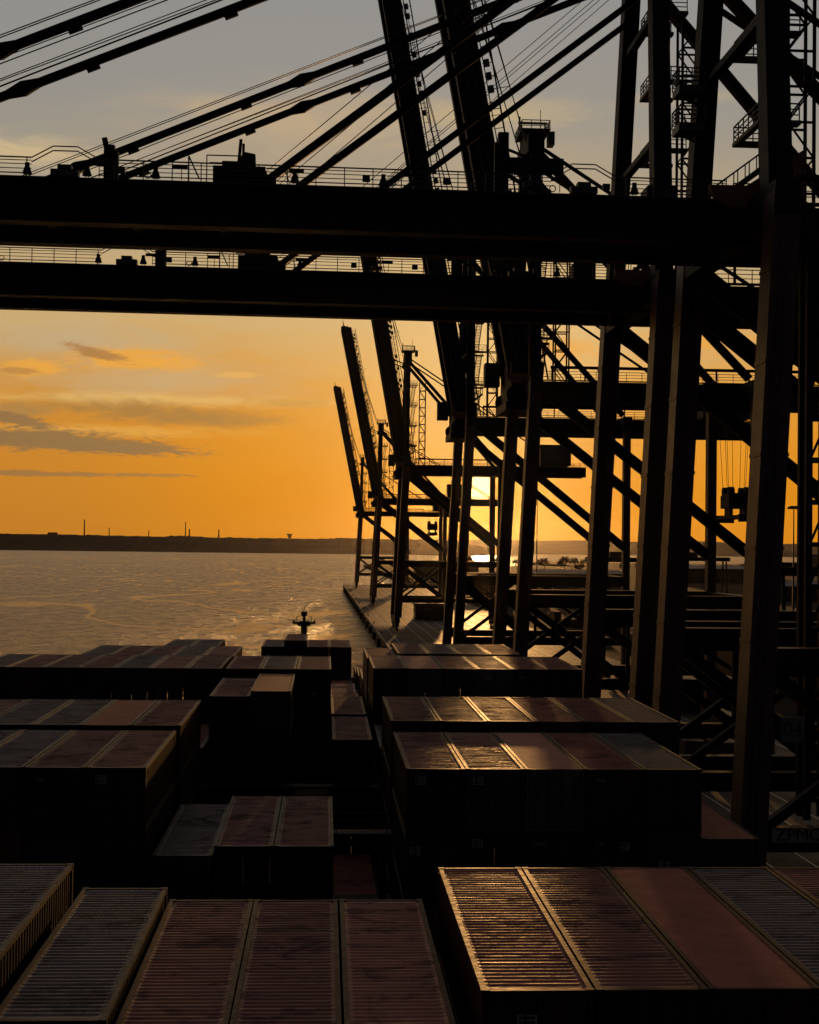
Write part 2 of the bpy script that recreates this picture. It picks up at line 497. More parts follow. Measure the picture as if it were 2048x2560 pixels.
# chimneys and masts on the far shore: (x px, y top px, y base px, width m, kind)
def far_stack(px, py, wd, kind, label, cat):
    Y = 6900
    top = P(px * 1.1872, py * 1.1872, Y=Y); base = Vector((top.x, Y, 50))
    mb = MB(); h = top.z - 50
    e = empty({'mast': 'radio_mast', 'chimney': 'power_station_chimney', 'house': 'waterside_shed', 'tree': 'shore_tree'}[kind], base)
    if kind == 'chimney':
        mb.tube((0, 0, 0), (0, 0, h), wd, 12, wd * .7); build(mb, 'shaft', M['land'], e)
        mb = MB(); mb.tube((0, 0, h), (0, 0, h + 2), wd * .85, 12); build(mb, 'rim', M['land'], e)
    elif kind == 'mast':
        for k in range(3):
            a = k * 2.094
            mb.tube((wd * math.cos(a), wd * math.sin(a), 0), (wd * .6 * math.cos(a), wd * .6 * math.sin(a), h), .9, 5)
        for k in range(12):
            z = h * k / 12
            for j in range(3):
                a, c = j * 2.094, (j + 1) * 2.094
                mb.tube((wd * math.cos(a), wd * math.sin(a), z), (wd * .8 * math.cos(c), wd * .8 * math.sin(c), z + h / 12), .5, 4)
        build(mb, 'lattice', M['land'], e)
    elif kind == 'house':
        mb.box(-20, -12, 0, 20, 12, h * .6); build(mb, 'wall', M['land'], e)
        mb = MB(); mb.v = [(-22, -14, h * .6), (22, -14, h * .6), (22, 14, h * .6), (-22, 14, h * .6), (-22, 0, h), (22, 0, h)]
        mb.f = [(0, 1, 5, 4), (2, 3, 4, 5), (0, 4, 3), (1, 2, 5)]; build(mb, 'roof', M['land'], e)
    tag(e, label, cat)


far_stack(178, 1095, 3.6, 'chimney', 'tallest chimney on the far shore, at the left', 'chimney')
far_stack(230, 1111, 2.6, 'mast', 'short thin mast right of the tallest far chimney', 'mast')
far_stack(313, 1117, 2.2, 'mast', 'very short mast between the two tall far chimneys', 'mast')
far_stack(391, 1100, 3.0, 'chimney', 'second tall chimney on the far shore, beside a short twin', 'chimney')
far_stack(399, 1115, 4.0, 'chimney', 'stubby chimney just right of the second tall one', 'chimney')
far_stack(461, 1116, 4.0, 'chimney', 'stubby chimney standing alone right of the pair', 'chimney')
far_stack(111, 1121, 4, 'house', 'small pitched shed on the far shore skyline', 'shed')


def far_tree(px, py, wd, label):
    Y = 6700; top = P(px * 1.1872, py * 1.1872, Y=Y)
    e = empty('shore_tree', (top.x, Y, 56)); h = top.z - 56
    mb = MB(); mb.tube((0, 0, 0), (0, 0, h * .6), 1.2, 7, .7); build(mb, 'trunk', M['land'], e)
    mb = MB()
    for k in range(240):
        a, rr, zz = random.random() * 6.28, random.random() ** .5 * wd, random.random()
        side = 1 if k % 2 else -1
        c = Vector((side * wd * .5 * (zz + .2) + math.cos(a) * rr * .55, math.sin(a) * rr, h * (.35 + .65 * zz)))
        n_ = Vector((random.gauss(0, 1), random.gauss(0, 1), random.gauss(0, 1))).normalized(); o1 = n_.orthogonal().normalized() * 2.2; o2 = n_.cross(o1)
        i = len(mb.v); mb.v += [tuple(c - o1), tuple(c + o2), tuple(c + o1), tuple(c - o2)]; mb.f.append((i, i + 1, i + 2, i + 3))
    build(mb, 'crown', M['land'], e)
    tag(e, label, 'tree')


far_tree(610, 1124, 11, 'forked dark tree alone on the far shore skyline')


# ------------------------------------------------------------------ cranes
def rails(mb, pts, h=1.15, step=1.9, r=.035, mids=2):
    """a guard rail along a polyline"""
    for a, c in zip(pts, pts[1:]):
        a, c = Vector(a), Vector(c); L = (c - a).length; nn = max(1, round(L / step))
        for k in range(nn + 1):
            p = a.lerp(c, k / nn); mb.tube(p, p + Vector((0, 0, h)), r * 1.1, 4)
        for j in range(mids + 1):
            zz = h * (1 - j / (mids + 1)); mb.tube(a + Vector((0, 0, zz)), c + Vector((0, 0, zz)), r if j else r * 1.25, 4)


LEAN = .048
FAT = 1.0      # thickens the farther cranes, putting the bloom of their silhouettes into the shape
G = 33.0
HY = 11.6
ZG0, ZG1 = 49.3, 51.9     # girder bottom, top
AP = (3.0, 83.5)          # where the stays meet
MTOP = 88.0
cache = {}


def part(key, name, fn, m_, parent, bevel=0):
    """build a part once, share its mesh between cranes"""
    if key is None or key not in cache:
        mb = MB(); fn(mb); me = mb.mesh(name, m_, bevel)
        if key is not None: cache[key] = me
    else: me = cache[key]
    return ob(name, me, parent)


def crane(Y, label, raised, near=False, angle=79.7, bl=84.0, dz=1.0, house=0):
    e = empty('gantry_crane', (27.2, Y, QZ)); e.scale = (1, 1, dz)
    tag(e, label, 'crane', 'ship-to-shore cranes along the quay')
    C, CL = M['crane'], M['crane_leg']
    for sy in (-1, 1):
        def leg(mb, sy=sy):
            y = sy * HY
            for k in range(1, 8):
                zc = 4 + k * 6; mb.box(LEAN * zc - .93 * FAT, y - 1.2 * FAT, zc - .12, LEAN * zc + .93 * FAT, y + 1.2 * FAT, zc + .12)
            mb.tube((LEAN * 5 - .3, y - 1.24 * FAT, 5), (LEAN * 48 - .3, y - 1.24 * FAT, 48), .07, 5); mb.tube((LEAN * 5 + .1, y - 1.22 * FAT, 5), (LEAN * 48 + .1, y - 1.22 * FAT, 48), .05, 5)
            mb.beam((LEAN * 4, y, 4), (LEAN * 51, y, 51), 1.75 * FAT, 2.3 * FAT, (0, 1, 0), 1.75 * FAT, 2.3 * FAT)
        part(('wl', sy), 'leg', leg, CL, e)
        def leg2(mb, sy=sy):
            mb.beam((G, sy * HY, 4), (G, sy * HY, 51), 1.3 * FAT, 1.7, (0, 1, 0))
        part(('ll', sy), 'leg', leg2, CL, e)
        def pb(mb, sy=sy):
            y = sy * HY
            mb.box(LEAN * 20 + .9, y - .8, 19.8, G - .66, y + .8, 21.6)
        part(('pb', sy), 'portal_beam', pb, C, e)
        def lb(mb, sy=sy):
            y = sy * HY
            mb.box(LEAN * 9 + .9, y - .6, 8.6, G - .66, y + .6, 10.1)
        part(('lb', sy), 'lower_beam', lb, C, e)
        def db(mb, sy=sy):
            y = sy * HY
            mb.beam((LEAN * 49 + .5, y, 50.3), (G - .3, y, 27), 1.0, 1.45 * FAT, (0, 0, 1))
        part(('db', sy), 'diagonal_brace', db, C, e)
        def xb(mb, sy=sy):
            y = sy * HY
            mb.beam((.9, y, 20.6), (15.4, y, 9.8), .9, 1.1, (0, 1, 0))
            mb.beam((.9, y + .02, 9.6), (15.4, y + .02, 20.4), .6, .7, (0, 1, 0))
            mb.beam((15.4, y - .01, 9.9), (15.4, y - .01, 20.2), .5, .5, (0, 1, 0))
            mb.beam((15.4, y, 20.6), (G - .2, y, 9.6), .6, .7, (0, 1, 0))
        part(('xb', sy), 'cross_brace', xb, C, e)
        # mast columns leaning together over the girder
        def mc(mb, sy=sy):
            s1 = 21 / 2; s2 = 5.0
            mb.beam((2.4, sy * s1, 51), (3.0, sy * s2, MTOP - 2), 1.6, 1.9 * FAT, (0, 1, 0), 1.5, 1.9 * FAT)
        part(('mc', sy), 'mast_column', mc, C, e)
        def bk(mb, sy=sy):
            mb.beam((3, sy * 5.2, MTOP - 3), (G, sy * 8, 52.3), .95, 1.15, (0, 1, 0))
        part(('bk', sy), 'back_leg', bk, C, e)
        def bs_(mb, sy=sy):
            mb.beam((3, sy * 4.6, MTOP - 2), (56, sy * 4.0, 52.5), .35, .75, (0, 1, 0))
        part(('bs', sy), 'backstay', bs_, C, e)
    for x, nm in ((0, 'w'), (G, 'l')):
        def sill(mb, x=x):
            mb.box(x - .8, -14, 2.4, x + .8, 14, 4.0)
        part(('sill', nm), 'sill_beam', sill, C, e, .05)
        for k, yy in enumerate((-12, -7, 7, 12)):
            def bog(mb, x=x, yy=yy):
                mb.box(x - .55, yy - 2.2, 1.1, x + .55, yy + 2.2, 2.39)
                for q_ in (-1.5, -.5, .5, 1.5):
                    mb.tube((x - .25, yy + q_, .45), (x + .25, yy + q_, .45), .42, 12)
            part(('bog', nm, k), 'bogie', bog, C, e)
        xx = x + (LEAN * 20.7 if x == 0 else 0)
        def tie(mb, xx=xx):
            mb.box(xx - .6, -HY + .86, 19.9, xx + .6, HY - .86, 21.5)
        if nm == 'l': part(('tie', nm), 'portal_tie', tie, C, e)
        xx = x + (LEAN * 50 if x == 0 else 0)
        def tie2(mb, xx=xx):
            mb.box(xx - .8, -HY - 1.2, 49.45, xx + .8, HY + 1.2, 51.7)
        part(('tie2', nm), 'upper_tie', tie2, C, e)
    def mh(mb):
        mb.box(1.9, -5.8, MTOP - 3.4, 4.2, 5.8, MTOP - .8)
        mb.box(1.9, -3.2, MTOP - .8, 4.3, 3.2, MTOP + .4)
        for yy in (-3, -1, 1, 3): mb.tube((2.2, yy - .3, MTOP - 4), (2.2, yy + .3, MTOP - 4), .9, 14)
    part('mh', 'mast_head', mh, C, e)
    def mp_(mb):
        mb.box(1.2, -3.6, MTOP + .42, 5.4, 3.6, MTOP + .55)
        rails(mb, [(1.3, -3.5, MTOP + .55), (5.3, -3.5, MTOP + .55), (5.3, 3.5, MTOP + .55), (1.3, 3.5, MTOP + .55), (1.3, -3.5, MTOP + .55)], 1.2, 1.5, .06)
        mb.beam((1.2, 0, MTOP + 2.3), (5.4, 0, MTOP + 2.3), .3, .3)
        mb.beam((1.4, 0, MTOP + .5), (1.4, 0, MTOP + 3.2), .25, .25, (0, 1, 0)); mb.beam((5.1, 0, MTOP + .5), (5.1, 0, MTOP + 2.2), .2, .2, (0, 1, 0))
        mb.tube((4.6, 1, MTOP + .5), (4.6, 1, MTOP + 4.6), .05, 5)
        mb.box(5.5, -1, MTOP - 1.0, 6.4, 1, MTOP + .9)
    part('mp', 'mast_platform', mp_, M['rail'], e)
    # portal cross frames in the mast
    for z in (64.2, 76.0):
        def mcb(mb, z=z):
            s_ = 10.3 - (z - 51) * (5.5 / 35) - .9
            mb.box(2.4, -s_, z, 3.1, s_, z + .55)
        part(('mcb', z), 'mast_crossbeam', mcb, C, e)
    # fixed girder
    for sy in (-1, 1):
        def gd(mb, sy=sy):
            y = sy * 3.7
            mb.box(.6, y - .7, ZG0 - (.5 if raised else 0), 62, y + .7, ZG1)
        part(('gd', sy, raised), 'main_girder', gd, C, e, .04)
        def gr(mb, sy=sy):
            y = sy * 5.3
            mb.box(1, y - .75 if sy > 0 else y - .1, ZG1 + .02, 62, y + .1 if sy > 0 else y + .75, ZG1 + .12)
            rails(mb, [(1, y, ZG1 + .12), (62, y, ZG1 + .12)], 1.2, 2.2, .045)
        part(('gr', sy), 'walkway', gr, M['rail'], e)
    def gw(mb):
        mb.box(5.5, -5.1, ZG1 + 1.75, 44, -4.7, ZG1 + 2.15)
        for k in range(9): mb.box(5.6 + k * 4.7, -5.05, ZG1 + .13, 5.8 + k * 4.7, -4.75, ZG1 + 1.74)
    part('gw', 'cable_tray', gw, C, e)
    def mach(mb):
        mb.box(50, -4.3, ZG1 + .6, 60, 4.3, ZG1 + 7)
        for k in range(24): mb.box(50.1 + k * .41, -4.36, ZG1 + .7, 50.28 + k * .41, -4.302, ZG1 + 6.9)
        mb.box(49.8, -4.6, ZG1 + 7.01, 60.2, 4.6, ZG1 + 7.2)
    mho = part('mach', 'machinery_house', mach, M['house'], e); mho.location.x = house
    # stairs inside the mast, with landings
    for i_, z in enumerate((52.2, 58.4, 64.8, 71.2, 77.6)):
        def stair(mb, z=z):
            za, zt = z + .05, z + 6.3
            for ox in (-.5, .5):
                mb.beam((4.3 + ox, -2.2, za), (5.5 + ox, 2.2, zt), .07, .3, (0, 0, 1))
                mb.tube((4.3 + ox, -2.2, za + 1), (5.5 + ox, 2.2, zt + 1), .05, 4)
            for k in range(19):
                f_ = (k + .5) / 19; cx = 4.3 + 1.2 * f_; cy = -2.2 + 4.4 * f_; cz = za + 6.25 * f_
                mb.box(cx - .47, cy - .14, cz - .04, cx + .47, cy + .14, cz + .04)
        if i_ < 4: part(('stair', i_), 'stairs', stair, M['rail'], e)
        if i_ == 0: continue
        def lan(mb, z=z):
            mb.box(3.3, -3.2, z - .3, 6.4, -2.35, z); mb.box(3.3, 2.35, z - .3, 6.4, 3.2, z); mb.box(3.3, -2.34, z - .3, 3.75, 2.34, z)
            rails(mb, [(6.3, -3.1, z), (3.4, -3.1, z), (3.4, 3.1, z), (6.3, 3.1, z)], 1.2, 1.3, .05)
        part(('lan', i_), 'landing', lan, M['rail'], e)
    def lift(mb):
        for xx in (7.4, 9.4):
            for yy in (2.9, 4.9): mb.beam((xx, yy, 52), (xx, yy, 79), .22, .22, (0, 1, 0))
        z = 52; k = 0
        while z < 78:
            for yy in (2.9, 4.9):
                mb.beam((7.4, yy, z), (9.4, yy, z), .12, .18)
                a_, c_ = ((7.4, yy, z), (9.4, yy, z + 2.7)) if k % 2 else ((9.4, yy, z), (7.4, yy, z + 2.7))
                mb.beam(a_, c_, .1, .14)
            z += 2.7; k += 1
    part('lift', 'lift_tower', lift, C, e)
    # ladder-way up the front of the waterside leg
    if Y < 110:
      for z in (61.0, 64.0):
        def lp(mb, z=z):
            if 1:
                y = 8.0
                mb.box(.2, y - 1.1, z - .6, 2.2, y + 1.1, z)
                mb.beam((.6, y, z - .7), (2.4, y, z - 1.4), .15, .2)
                rails(mb, [(2.2, y - 1.1, z), (.2, y - 1.1, z), (.2, y + 1.1, z), (2.2, y + 1.1, z)], 1.3, 1.0, .05, 3)
        part(None, 'service_platform', lp, M['rail'], e)
    # access stair to the girder, curved cable chute
    def asr(mb):
        for oy in (-.9, .1):
            mb.beam((.9, oy, 52.9), (5.9, oy, 56.7), .08, .4)
            for k in range(7):
                f_ = k / 6; mb.tube((.9 + 5 * f_, oy, 53.0 + 3.8 * f_), (.9 + 5 * f_, oy, 54.1 + 3.8 * f_), .05, 4)
            mb.tube((.9, oy, 54.1), (5.9, oy, 57.9), .06, 4)
    part('asr', 'access_stairs', asr, M['rail'], e)
    def slp(mb):
        mb.quadbox([(.9, -2.6, 51.95), (7.0, -2.6, 51.95), (7.0, -1.2, 51.95), (.9, -1.2, 51.95),
                    (.9, -2.6, 52.6), (7.0, -2.6, 56.6), (7.0, -1.2, 56.6), (.9, -1.2, 52.6)])
    if Y < 110: part('slp', 'sloping_cover', slp, M['drum'], e)
    def dr(mb):
        nn = 20; i = len(mb.v); cx_, cz_ = .9, 52.7
        for yy in (-6.9, -6.3):
            mb.v.append((cx_, yy, cz_))
            for k in range(nn + 1):
                a = math.pi + math.pi * k / nn
                mb.v.append((cx_ + 1.9 * math.cos(a), yy, cz_ + 1.5 * math.sin(a)))
        h_ = nn + 2
        for k in range(nn):
            mb.f.append((i, i + k + 1, i + k + 2)); mb.f.append((i + h_, i + h_ + k + 2, i + h_ + k + 1))
            mb.f.append((i + k + 1, i + h_ + k + 1, i + h_ + k + 2, i + k + 2))
    part('dr', 'cable_drum_cover', dr, M['drum'], e)
    def jb(mb): mb.box(-2.6, 5.2, 52.05, -.4, 7.6, 55.6)
    part('jb', 'electrical_cabin', jb, M['house'], e, .05)
    # ---- boom
    if raised:
        piv = Vector((.6, 0, ZG0 + .4)); be = empty('boom', piv); be.parent = e
        be.rotation_euler = (0, R(angle), 0)      # the boom lies along -x, swung up about the hinge
        for sy in (-1, 1):
            def bg(mb, sy=sy):
                y = sy * 3.7
                mb.box(-bl, y - .7, -.4, 0, y + .7, 3.3 * FAT)
                for k in range(int(bl // 3)): mb.box(-bl + 1 + k * 3, y - .74, -.38, -bl + 1.12 + k * 3, y - .702, 3.2 * FAT)
            part(('rbg', sy, bl), 'boom_girder', bg, C, be)
            def bl_(mb, sy=sy):
                mb.box(-bl + .3, sy * 3.7 - .06 - .72, .9, -.4, sy * 3.7 + .06 - .72, 1.1)
                mb.box(-bl + .3, sy * 3.7 - .06 - .72, 1.9, -.4, sy * 3.7 + .06 - .72, 2.1)
            part(('rbl', sy, bl), 'boom_rail', bl_, M['steel'], be)
            def bt(mb, sy=sy):
                y = sy * 5.2; rng = random.Random(5)
                z = 3.35 * FAT
                mb.box(-bl + 1, y - .5, z - .5, -1.5, y + .5, z - .35)
                for off in (.2, 1.5):
                    mb.tube((-bl + 1, y, z + off), (-1.5, y, z + off), .13 if off > 1 else .08, 5)
                k = 2.0
                while k < bl - 2:
                    mb.tube((-k, y, z), (-k, y, z + 1.5), .06, 4)
                    if rng.random() < .35: mb.box(-k - .5, y - .3, z + .3, -k + .5, y + .3, z + 1.0)
                    if rng.random() < .12: mb.tube((-k, y, z + 1.4), (-k, y, z + 3.2), .07, 4)
                    k += 1.9
            part(('rbt', sy, bl), 'boom_walkway', bt, M['rail'], be)
        for k in range(int((bl - 3) / 9) + 1):
            def bc(mb, x=-3 - 9 * k): mb.box(x - .35, -3.0, .3, x + .35, 3.0, 1.6)
            part(('rbc', k), 'boom_crosstie', bc, C, be)
        def be_(mb): mb.box(-bl - .6, -4.6, -.3, -bl, 4.6, 3.2)
        part(('rbe', bl), 'end_beam', be_, C, be)
        def tip(mb):
            for yy in (-4, 0, 4): mb.tube((-bl - .5, yy, 1), (-bl - 3.0 - (yy == 0) * 1.5, yy, 1.2), .25, 6, .08)
            mb.box(-bl + 1, -4.4, 3, -bl + 6, 4.4, 4.1); mb.box(-bl - 1.4, -2.5, -.1, -bl - .6, 2.5, 2.0)
        part(('tip', bl), 'boom_tip', tip, C, be)
        # ropes from the mast head to the raised boom
        ca, sa = math.cos(R(angle)), math.sin(R(angle))
        tx, tz = .6 - (bl - 6) * ca, ZG0 + .4 + (bl - 6) * sa
        def rp(mb):
            for k, yy in enumerate((-4.2, -3.6, 3.6, 4.2)):
                mb.tube((2.4, yy * .8, MTOP - 3), (tx + 3 + .6 * (k % 2), yy, tz), .09, 4, caps=False)
        part(('rp', angle, bl), 'hoist_rope', rp, M['rope'], e)
        # folded stay bars beside the mast
        def fs(mb):
            for yy in (-4.8, 4.8):
                mx, mz = .6 - 38 * ca + 3, ZG0 + 38 * sa
                mb.beam((3, yy, AP[1]), (mx - 2, yy, mz), .3, .5, (0, 1, 0))
                mb.beam((mx - 2, yy, mz), (tx + 20 * ca + 2, yy, tz - 20 * sa), .3, .5, (0, 1, 0))
        part(('fs', angle, bl), 'forestay', fs, C, e)
        def hb(mb):
            mb.box(-.9, -6.0, ZG0 - 1.7, 4.3, 6.0, ZG0 - .52)
            mb.box(-.2, -6.0, ZG0 - .5, 4.3, 6.0, ZG0 + 5.2)
            mb.box(.8, -5.0, ZG0 + 5.21, 3.6, 5.0, ZG0 + 8)
            for yy in (-6.3, 6.3): mb.tube((.3, yy - .3, ZG0 + .4), (.3, yy + .3, ZG0 + .4), 1.25, 18)
        part('hb', 'hinge_housing', hb, C, e)
    else:
        T = .006
        zb = lambda x: ZG0 - x * T
        for sy in (-1, 1):
            def bg(mb, sy=sy):
                y = sy * 3.7; x1 = -76
                mb.quadbox([(x1, y - .7, zb(x1)), (.5, y - .7, zb(0)), (.5, y + .7, zb(0)), (x1, y + .7, zb(x1)),
                            (x1, y - .7, zb(x1) + 2.6), (.5, y - .7, zb(0) + 2.6), (.5, y + .7, zb(0) + 2.6), (x1, y + .7, zb(x1) + 2.6)])
                for k in range(31): mb.box(-75.4 + k * 2.5, y - .74, zb(-75.4 + k * 2.5) + .12, -75.3 + k * 2.5, y - .702, zb(-75.4 + k * 2.5) + 2.5)
            part(('bg', sy), 'boom_girder', bg, C, e)
            def br(mb, sy=sy):
                y = sy * 5.4; zt = zb(0) + 2.6
                zz = lambda x: zb(x) + 2.62
                mb.quadbox([(-75, y - .8, zz(-75) - .1), (.4, y - .8, zz(0) - .1), (.4, y + .8, zz(0) - .1), (-75, y + .8, zz(-75) - .1),
                            (-75, y - .8, zz(-75)), (.4, y - .8, zz(0)), (.4, y + .8, zz(0)), (-75, y + .8, zz(-75))])
                yy = y - .75 if sy < 0 else y + .75
                # guard rail that steps up over the girder joints
                pts = []; x = -75
                humps = (-44, -9.5)
                while x < 0:
                    pts.append((x, zz(x))); x += 1.9
                r_ = .04
                for k, (xx, z) in enumerate(pts):
                    if min(abs(xx - h_) for h_ in humps) < 1.6: continue
                    mb.tube((xx, yy, z), (xx, yy, z + 1.25), r_ * 1.15, 4)
                segs = [(-75, humps[0] - 2.2), (humps[0] + 2.2, humps[1] - 2.2), (humps[1] + 2.2, .2)]
                for a_, c_ in segs:
                    for off, rr in ((1.25, .06), (1.05, .035), (.8, .035), (.5, .035), (.2, .05)):
                        mb.tube((a_, yy, zz(a_) + off), (c_, yy, zz(c_) + off), rr, 4)
                for h_ in humps:
                    for off in (1.25, .95):
                        mb.path([(h_ - 2.2, yy, zz(h_) + off), (h_ - .8, yy, zz(h_) + off + .8), (h_ + .8, yy, zz(h_) + off + .8), (h_ + 2.2, yy, zz(h_) + off)], .05, 4)
                    mb.box(h_ - .9, yy - .4, zz(h_), h_ + .9, yy + .4, zz(h_) + .45)
                    mb.box(h_ - .45, yy - .4, zz(h_) + .45, h_ + .45, yy + .4, zz(h_) + .75)
                # small junction boxes and cable loops on the rail
                rng = random.Random(3 + sy)
                for xx in [-73 + 5.4 * i for i in range(13)]:
                    if rng.random() < .5: mb.box(xx, yy - .12, zz(xx) + .35, xx + .5, yy + .12, zz(xx) + .75)
                    if rng.random() < .4:
                        for s_ in range(8):
                            a0_, a1_ = s_ * .785, (s_ + 1) * .785
                            mb.tube((xx + 2 + .22 * math.cos(a0_), yy, zz(xx) + .3 + .22 * math.sin(a0_)), (xx + 2 + .22 * math.cos(a1_), yy, zz(xx) + .3 + .22 * math.sin(a1_)), .045, 4)
            part(('br', sy), 'boom_handrail', br, M['rail'], e)
            # stay lugs, stays
            for x_att, nm, hh in ((-68, 'o', .62), (-31, 'i', .55)):
                def st(mb, sy=sy, x_att=x_att, hh=hh, nm=nm):
                    y = sy * 4.0
                    mb.beam((x_att, y, zb(x_att) + 3.2), (AP[0], y * 1.05, AP[1] - (0 if nm == 'o' else 4)), .3, hh, (0, 0, 1))
                so = part(('st', sy, nm), 'forestay', st, C, e)
                if nm == 'o':
                    for f_ in (.27, .55, .82, .2, .34, .48, .62, .76):
                        def sj(mb, sy=sy, x_att=x_att, hh=hh, f_=f_):
                            y = sy * 4.0; a_ = Vector((x_att, y, zb(x_att) + 3.2)); c_ = Vector((AP[0], y * 1.05, AP[1])); d = (c_ - a_).normalized()
                            p = a_.lerp(c_, f_)
                            if f_ in (.27, .55, .82):
                                mb.beam(p - d * 1.6, p, .42, hh * .7, (0, 0, 1), .42, hh * 1.75)
                                mb.beam(p, p + d * 1.6, .42, hh * 1.75, (0, 0, 1), .42, hh * .7)
                            else:
                                mb.beam(p - d * .5 + Vector((0, 0, -.42)), p + d * .5 + Vector((0, 0, -.42)), .4, .4, (0, 0, 1))
                        part(('sj', sy, f_), 'stay_joint', sj, C, so)
                def lg(mb, sy=sy, x_att=x_att):
                    y = sy * 4.0
                    mb.beam((x_att - 1.5, y, zb(x_att) + 2.6), (x_att + .3, y, zb(x_att) + 3.6), .5, 1.0, (0, 0, 1))
                    mb.box(x_att - .8, y - .3, zb(x_att) + 2.62, x_att + .8, y + .3, zb(x_att) + 3.5)
                part(('lg', sy, nm), 'stay_lug', lg, C, e)
        def wr(mb):
            for yy, zo, zo2, rr in ((-3.6, 1.2, 1.0, .045), (-3.2, 1.6, 1.2, .045), (-1.6, .6, .4, .04), (-1.2, .3, .4, .05), (1.2, .2, .3, .04), (1.6, -.3, .3, .07), (3.4, 1.1, .6, .045)):
                mb.tube((-68, yy, zb(-68) + 3.2 + zo), (AP[0], yy, AP[1] + zo2), rr, 4, caps=False)
            for yy, zo in ((-3.2, .9), (-2.8, -.3), (2.6, .8), (3.1, -.4)):
                mb.tube((-31, yy, zb(-31) + 3.2 + zo), (AP[0], yy, AP[1] + zo * .5), .045, 4, caps=False)
        part('wr', 'hoist_rope', wr, M['rope'], e)
        for k in range(12):
            def ct(mb, x=-4 - 6 * k): mb.box(x - .3, -3.0, zb(x) + .7, x + .3, 3.0, zb(x) + 1.6)
            part(('ct', k), 'boom_crosstie', ct, C, e)
        # boom-latch posts and the trolley machinery block standing on the boom
        def po(mb):
            x = -41.4
            mb.box(x - .35, -4.5, ZG1 + .2, x + .35, -3.9, ZG1 + 3.0); mb.beam((x - .25, -4.2, ZG1 + 3.0), (x - .35, -4.2, ZG1 + 3.5), .35, .4, (0, 1, 0))
            mb.box(x + .35, -4.5, ZG1 + .2, x + .6, -3.9, ZG1 + 2.6)
        part('po', 'boom_post', po, C, e)
        def po2(mb):
            mb.box(-40.3, 3.9, ZG1 + .2, -39.7, 4.5, ZG1 + 1.75)
        part('po2', 'boom_post', po2, C, e)
        def po3(mb):
            mb.box(-15.1, -4.7, ZG1 + .1, -14.4, -4.0, ZG1 + 4.6); mb.box(-15.35, -4.6, ZG1 + .1, -15.12, -4.1, ZG1 + 3.9)
            mb.box(-14.38, -4.6, ZG1 + 1.9, -10.6, -4.1, ZG1 + 2.9)
            mb.beam((-14.4, -4.35, ZG1 + 1.7), (-12.2, -4.35, ZG1 + .4), .2, .25)
        part('po3', 'boom_post', po3, C, e)
        def bx(mb):
            y0_, y1_ = -5.2, -3.4; z = ZG1 + .25
            mb.box(-36.0, y0_, z, -32.5, y1_, z + 1.35); mb.box(-35.4, y0_ + .1, z + 1.35, -33.2, y1_ - .1, z + 1.7)
            mb.beam((-33.8, -4.3, z + 1.3), (-33.6, -4.3, z + 2.4), 1.3, 1.2, (0, 1, 0), .8, .8)
            mb.beam((-34.35, -4.3, z + 1.5), (-34.2, -4.3, z + 3.4), .2, .26, (0, 1, 0)); mb.beam((-34.05, -4.3, z + 1.5), (-34.02, -4.3, z + 3.1), .17, .24, (0, 1, 0))
            mb.path([(-36.4, -5.3, z), (-36.4, -5.3, z + 2.0), (-33.9, -5.3, z + 2.0), (-33.9, -5.3, z + 1.7)], .05, 4)
            mb.path([(-36.2, -5.3, z + 1.5), (-34.2, -5.3, z + 1.5)], .05, 4)
            mb.path([(-37.6, -5.3, z), (-37.6, -5.3, z + 1.9), (-36.9, -5.3, z + .4)], .07, 4)
            mb.path([(-32.4, -5.3, z + 1.2), (-31.2, -5.3, z + 1.2), (-30.8, -5.3, z)], .05, 4)
        part('bx', 'buffer_unit', bx, C, e).location.x = 1.6
        # floodlights hung under brackets and flat lamp panels
        for x in (-42.6, -38.1, -35.9 + 7, -23, -16.5, -12.4, -6, -20 - 26.5):
            def fl(mb, x=x):
                z = zb(x) + 2.7; y = -6.0
                mb.tube((x, y, z + .1), (x, y, z + .66), .33, 10, .14); mb.box(x - .14, y - .1, z + .6, x + .14, y + .1, z + .85)
                mb.tube((x - .1, y, z - .1), (x - .1, y, z + .15), .03, 4); mb.tube((x + .1, y, z - .1), (x + .1, y, z + .15), .03, 4)
            part(('fl', x), 'floodlight', fl, M['rubber'], e)
        for x in (-41.9, -36.8 + .3, -28.8, -21.2, -11.2):
            def pn(mb, x=x):
                z = zb(x) + 2.7; y = -6.05
                mb.box(x - .5, y - .08, z + .78, x + .5, y + .08, z + 1.02); mb.tube((x + .1, y, z), (x + .1, y, z + .8), .035, 4)
            part(('pn', x), 'lamp_panel', pn, M['rubber'], e)
    return e


cA = crane(104.4, 'nearest black quay crane, its lowered boom crossing the whole picture highest', False, dz=.989)
cB = crane(136.4, 'second black quay crane, lowered boom showing just below the nearest one', False, dz=.994)
cC = crane(211, 'nearest crane with a raised boom, right of the sun', True, angle=79.6, dz=.985)
cD = crane(296, 'raised-boom crane standing left of the sun, behind the widest raised boom', True, angle=79.3, bl=93.0, dz=1.03)
cache.clear(); FAT = 1.35
cE = crane(500, 'distant raised-boom crane with a flat-topped mast left of the sun', True, angle=79.4, dz=1.06, house=-3); cE.scale.x = 1.03
cF = crane(700, 'second farthest crane, its boom raised just left of the others', True, angle=78.8, bl=86.0, dz=.97, house=-15)
cG = crane(978, 'farthest crane at the quay end, short-looking boom raised leftmost', True, angle=78.8, bl=87.0, dz=.975)


def lettered(parent, s, size, x, y, z, m_=None, name='lettering'):
    o = ob(name, text_mesh(s, size, m_ or M['ink']), parent, (x, y, z))
    o.rotation_euler = (math.pi / 2, 0, 0)
    return o


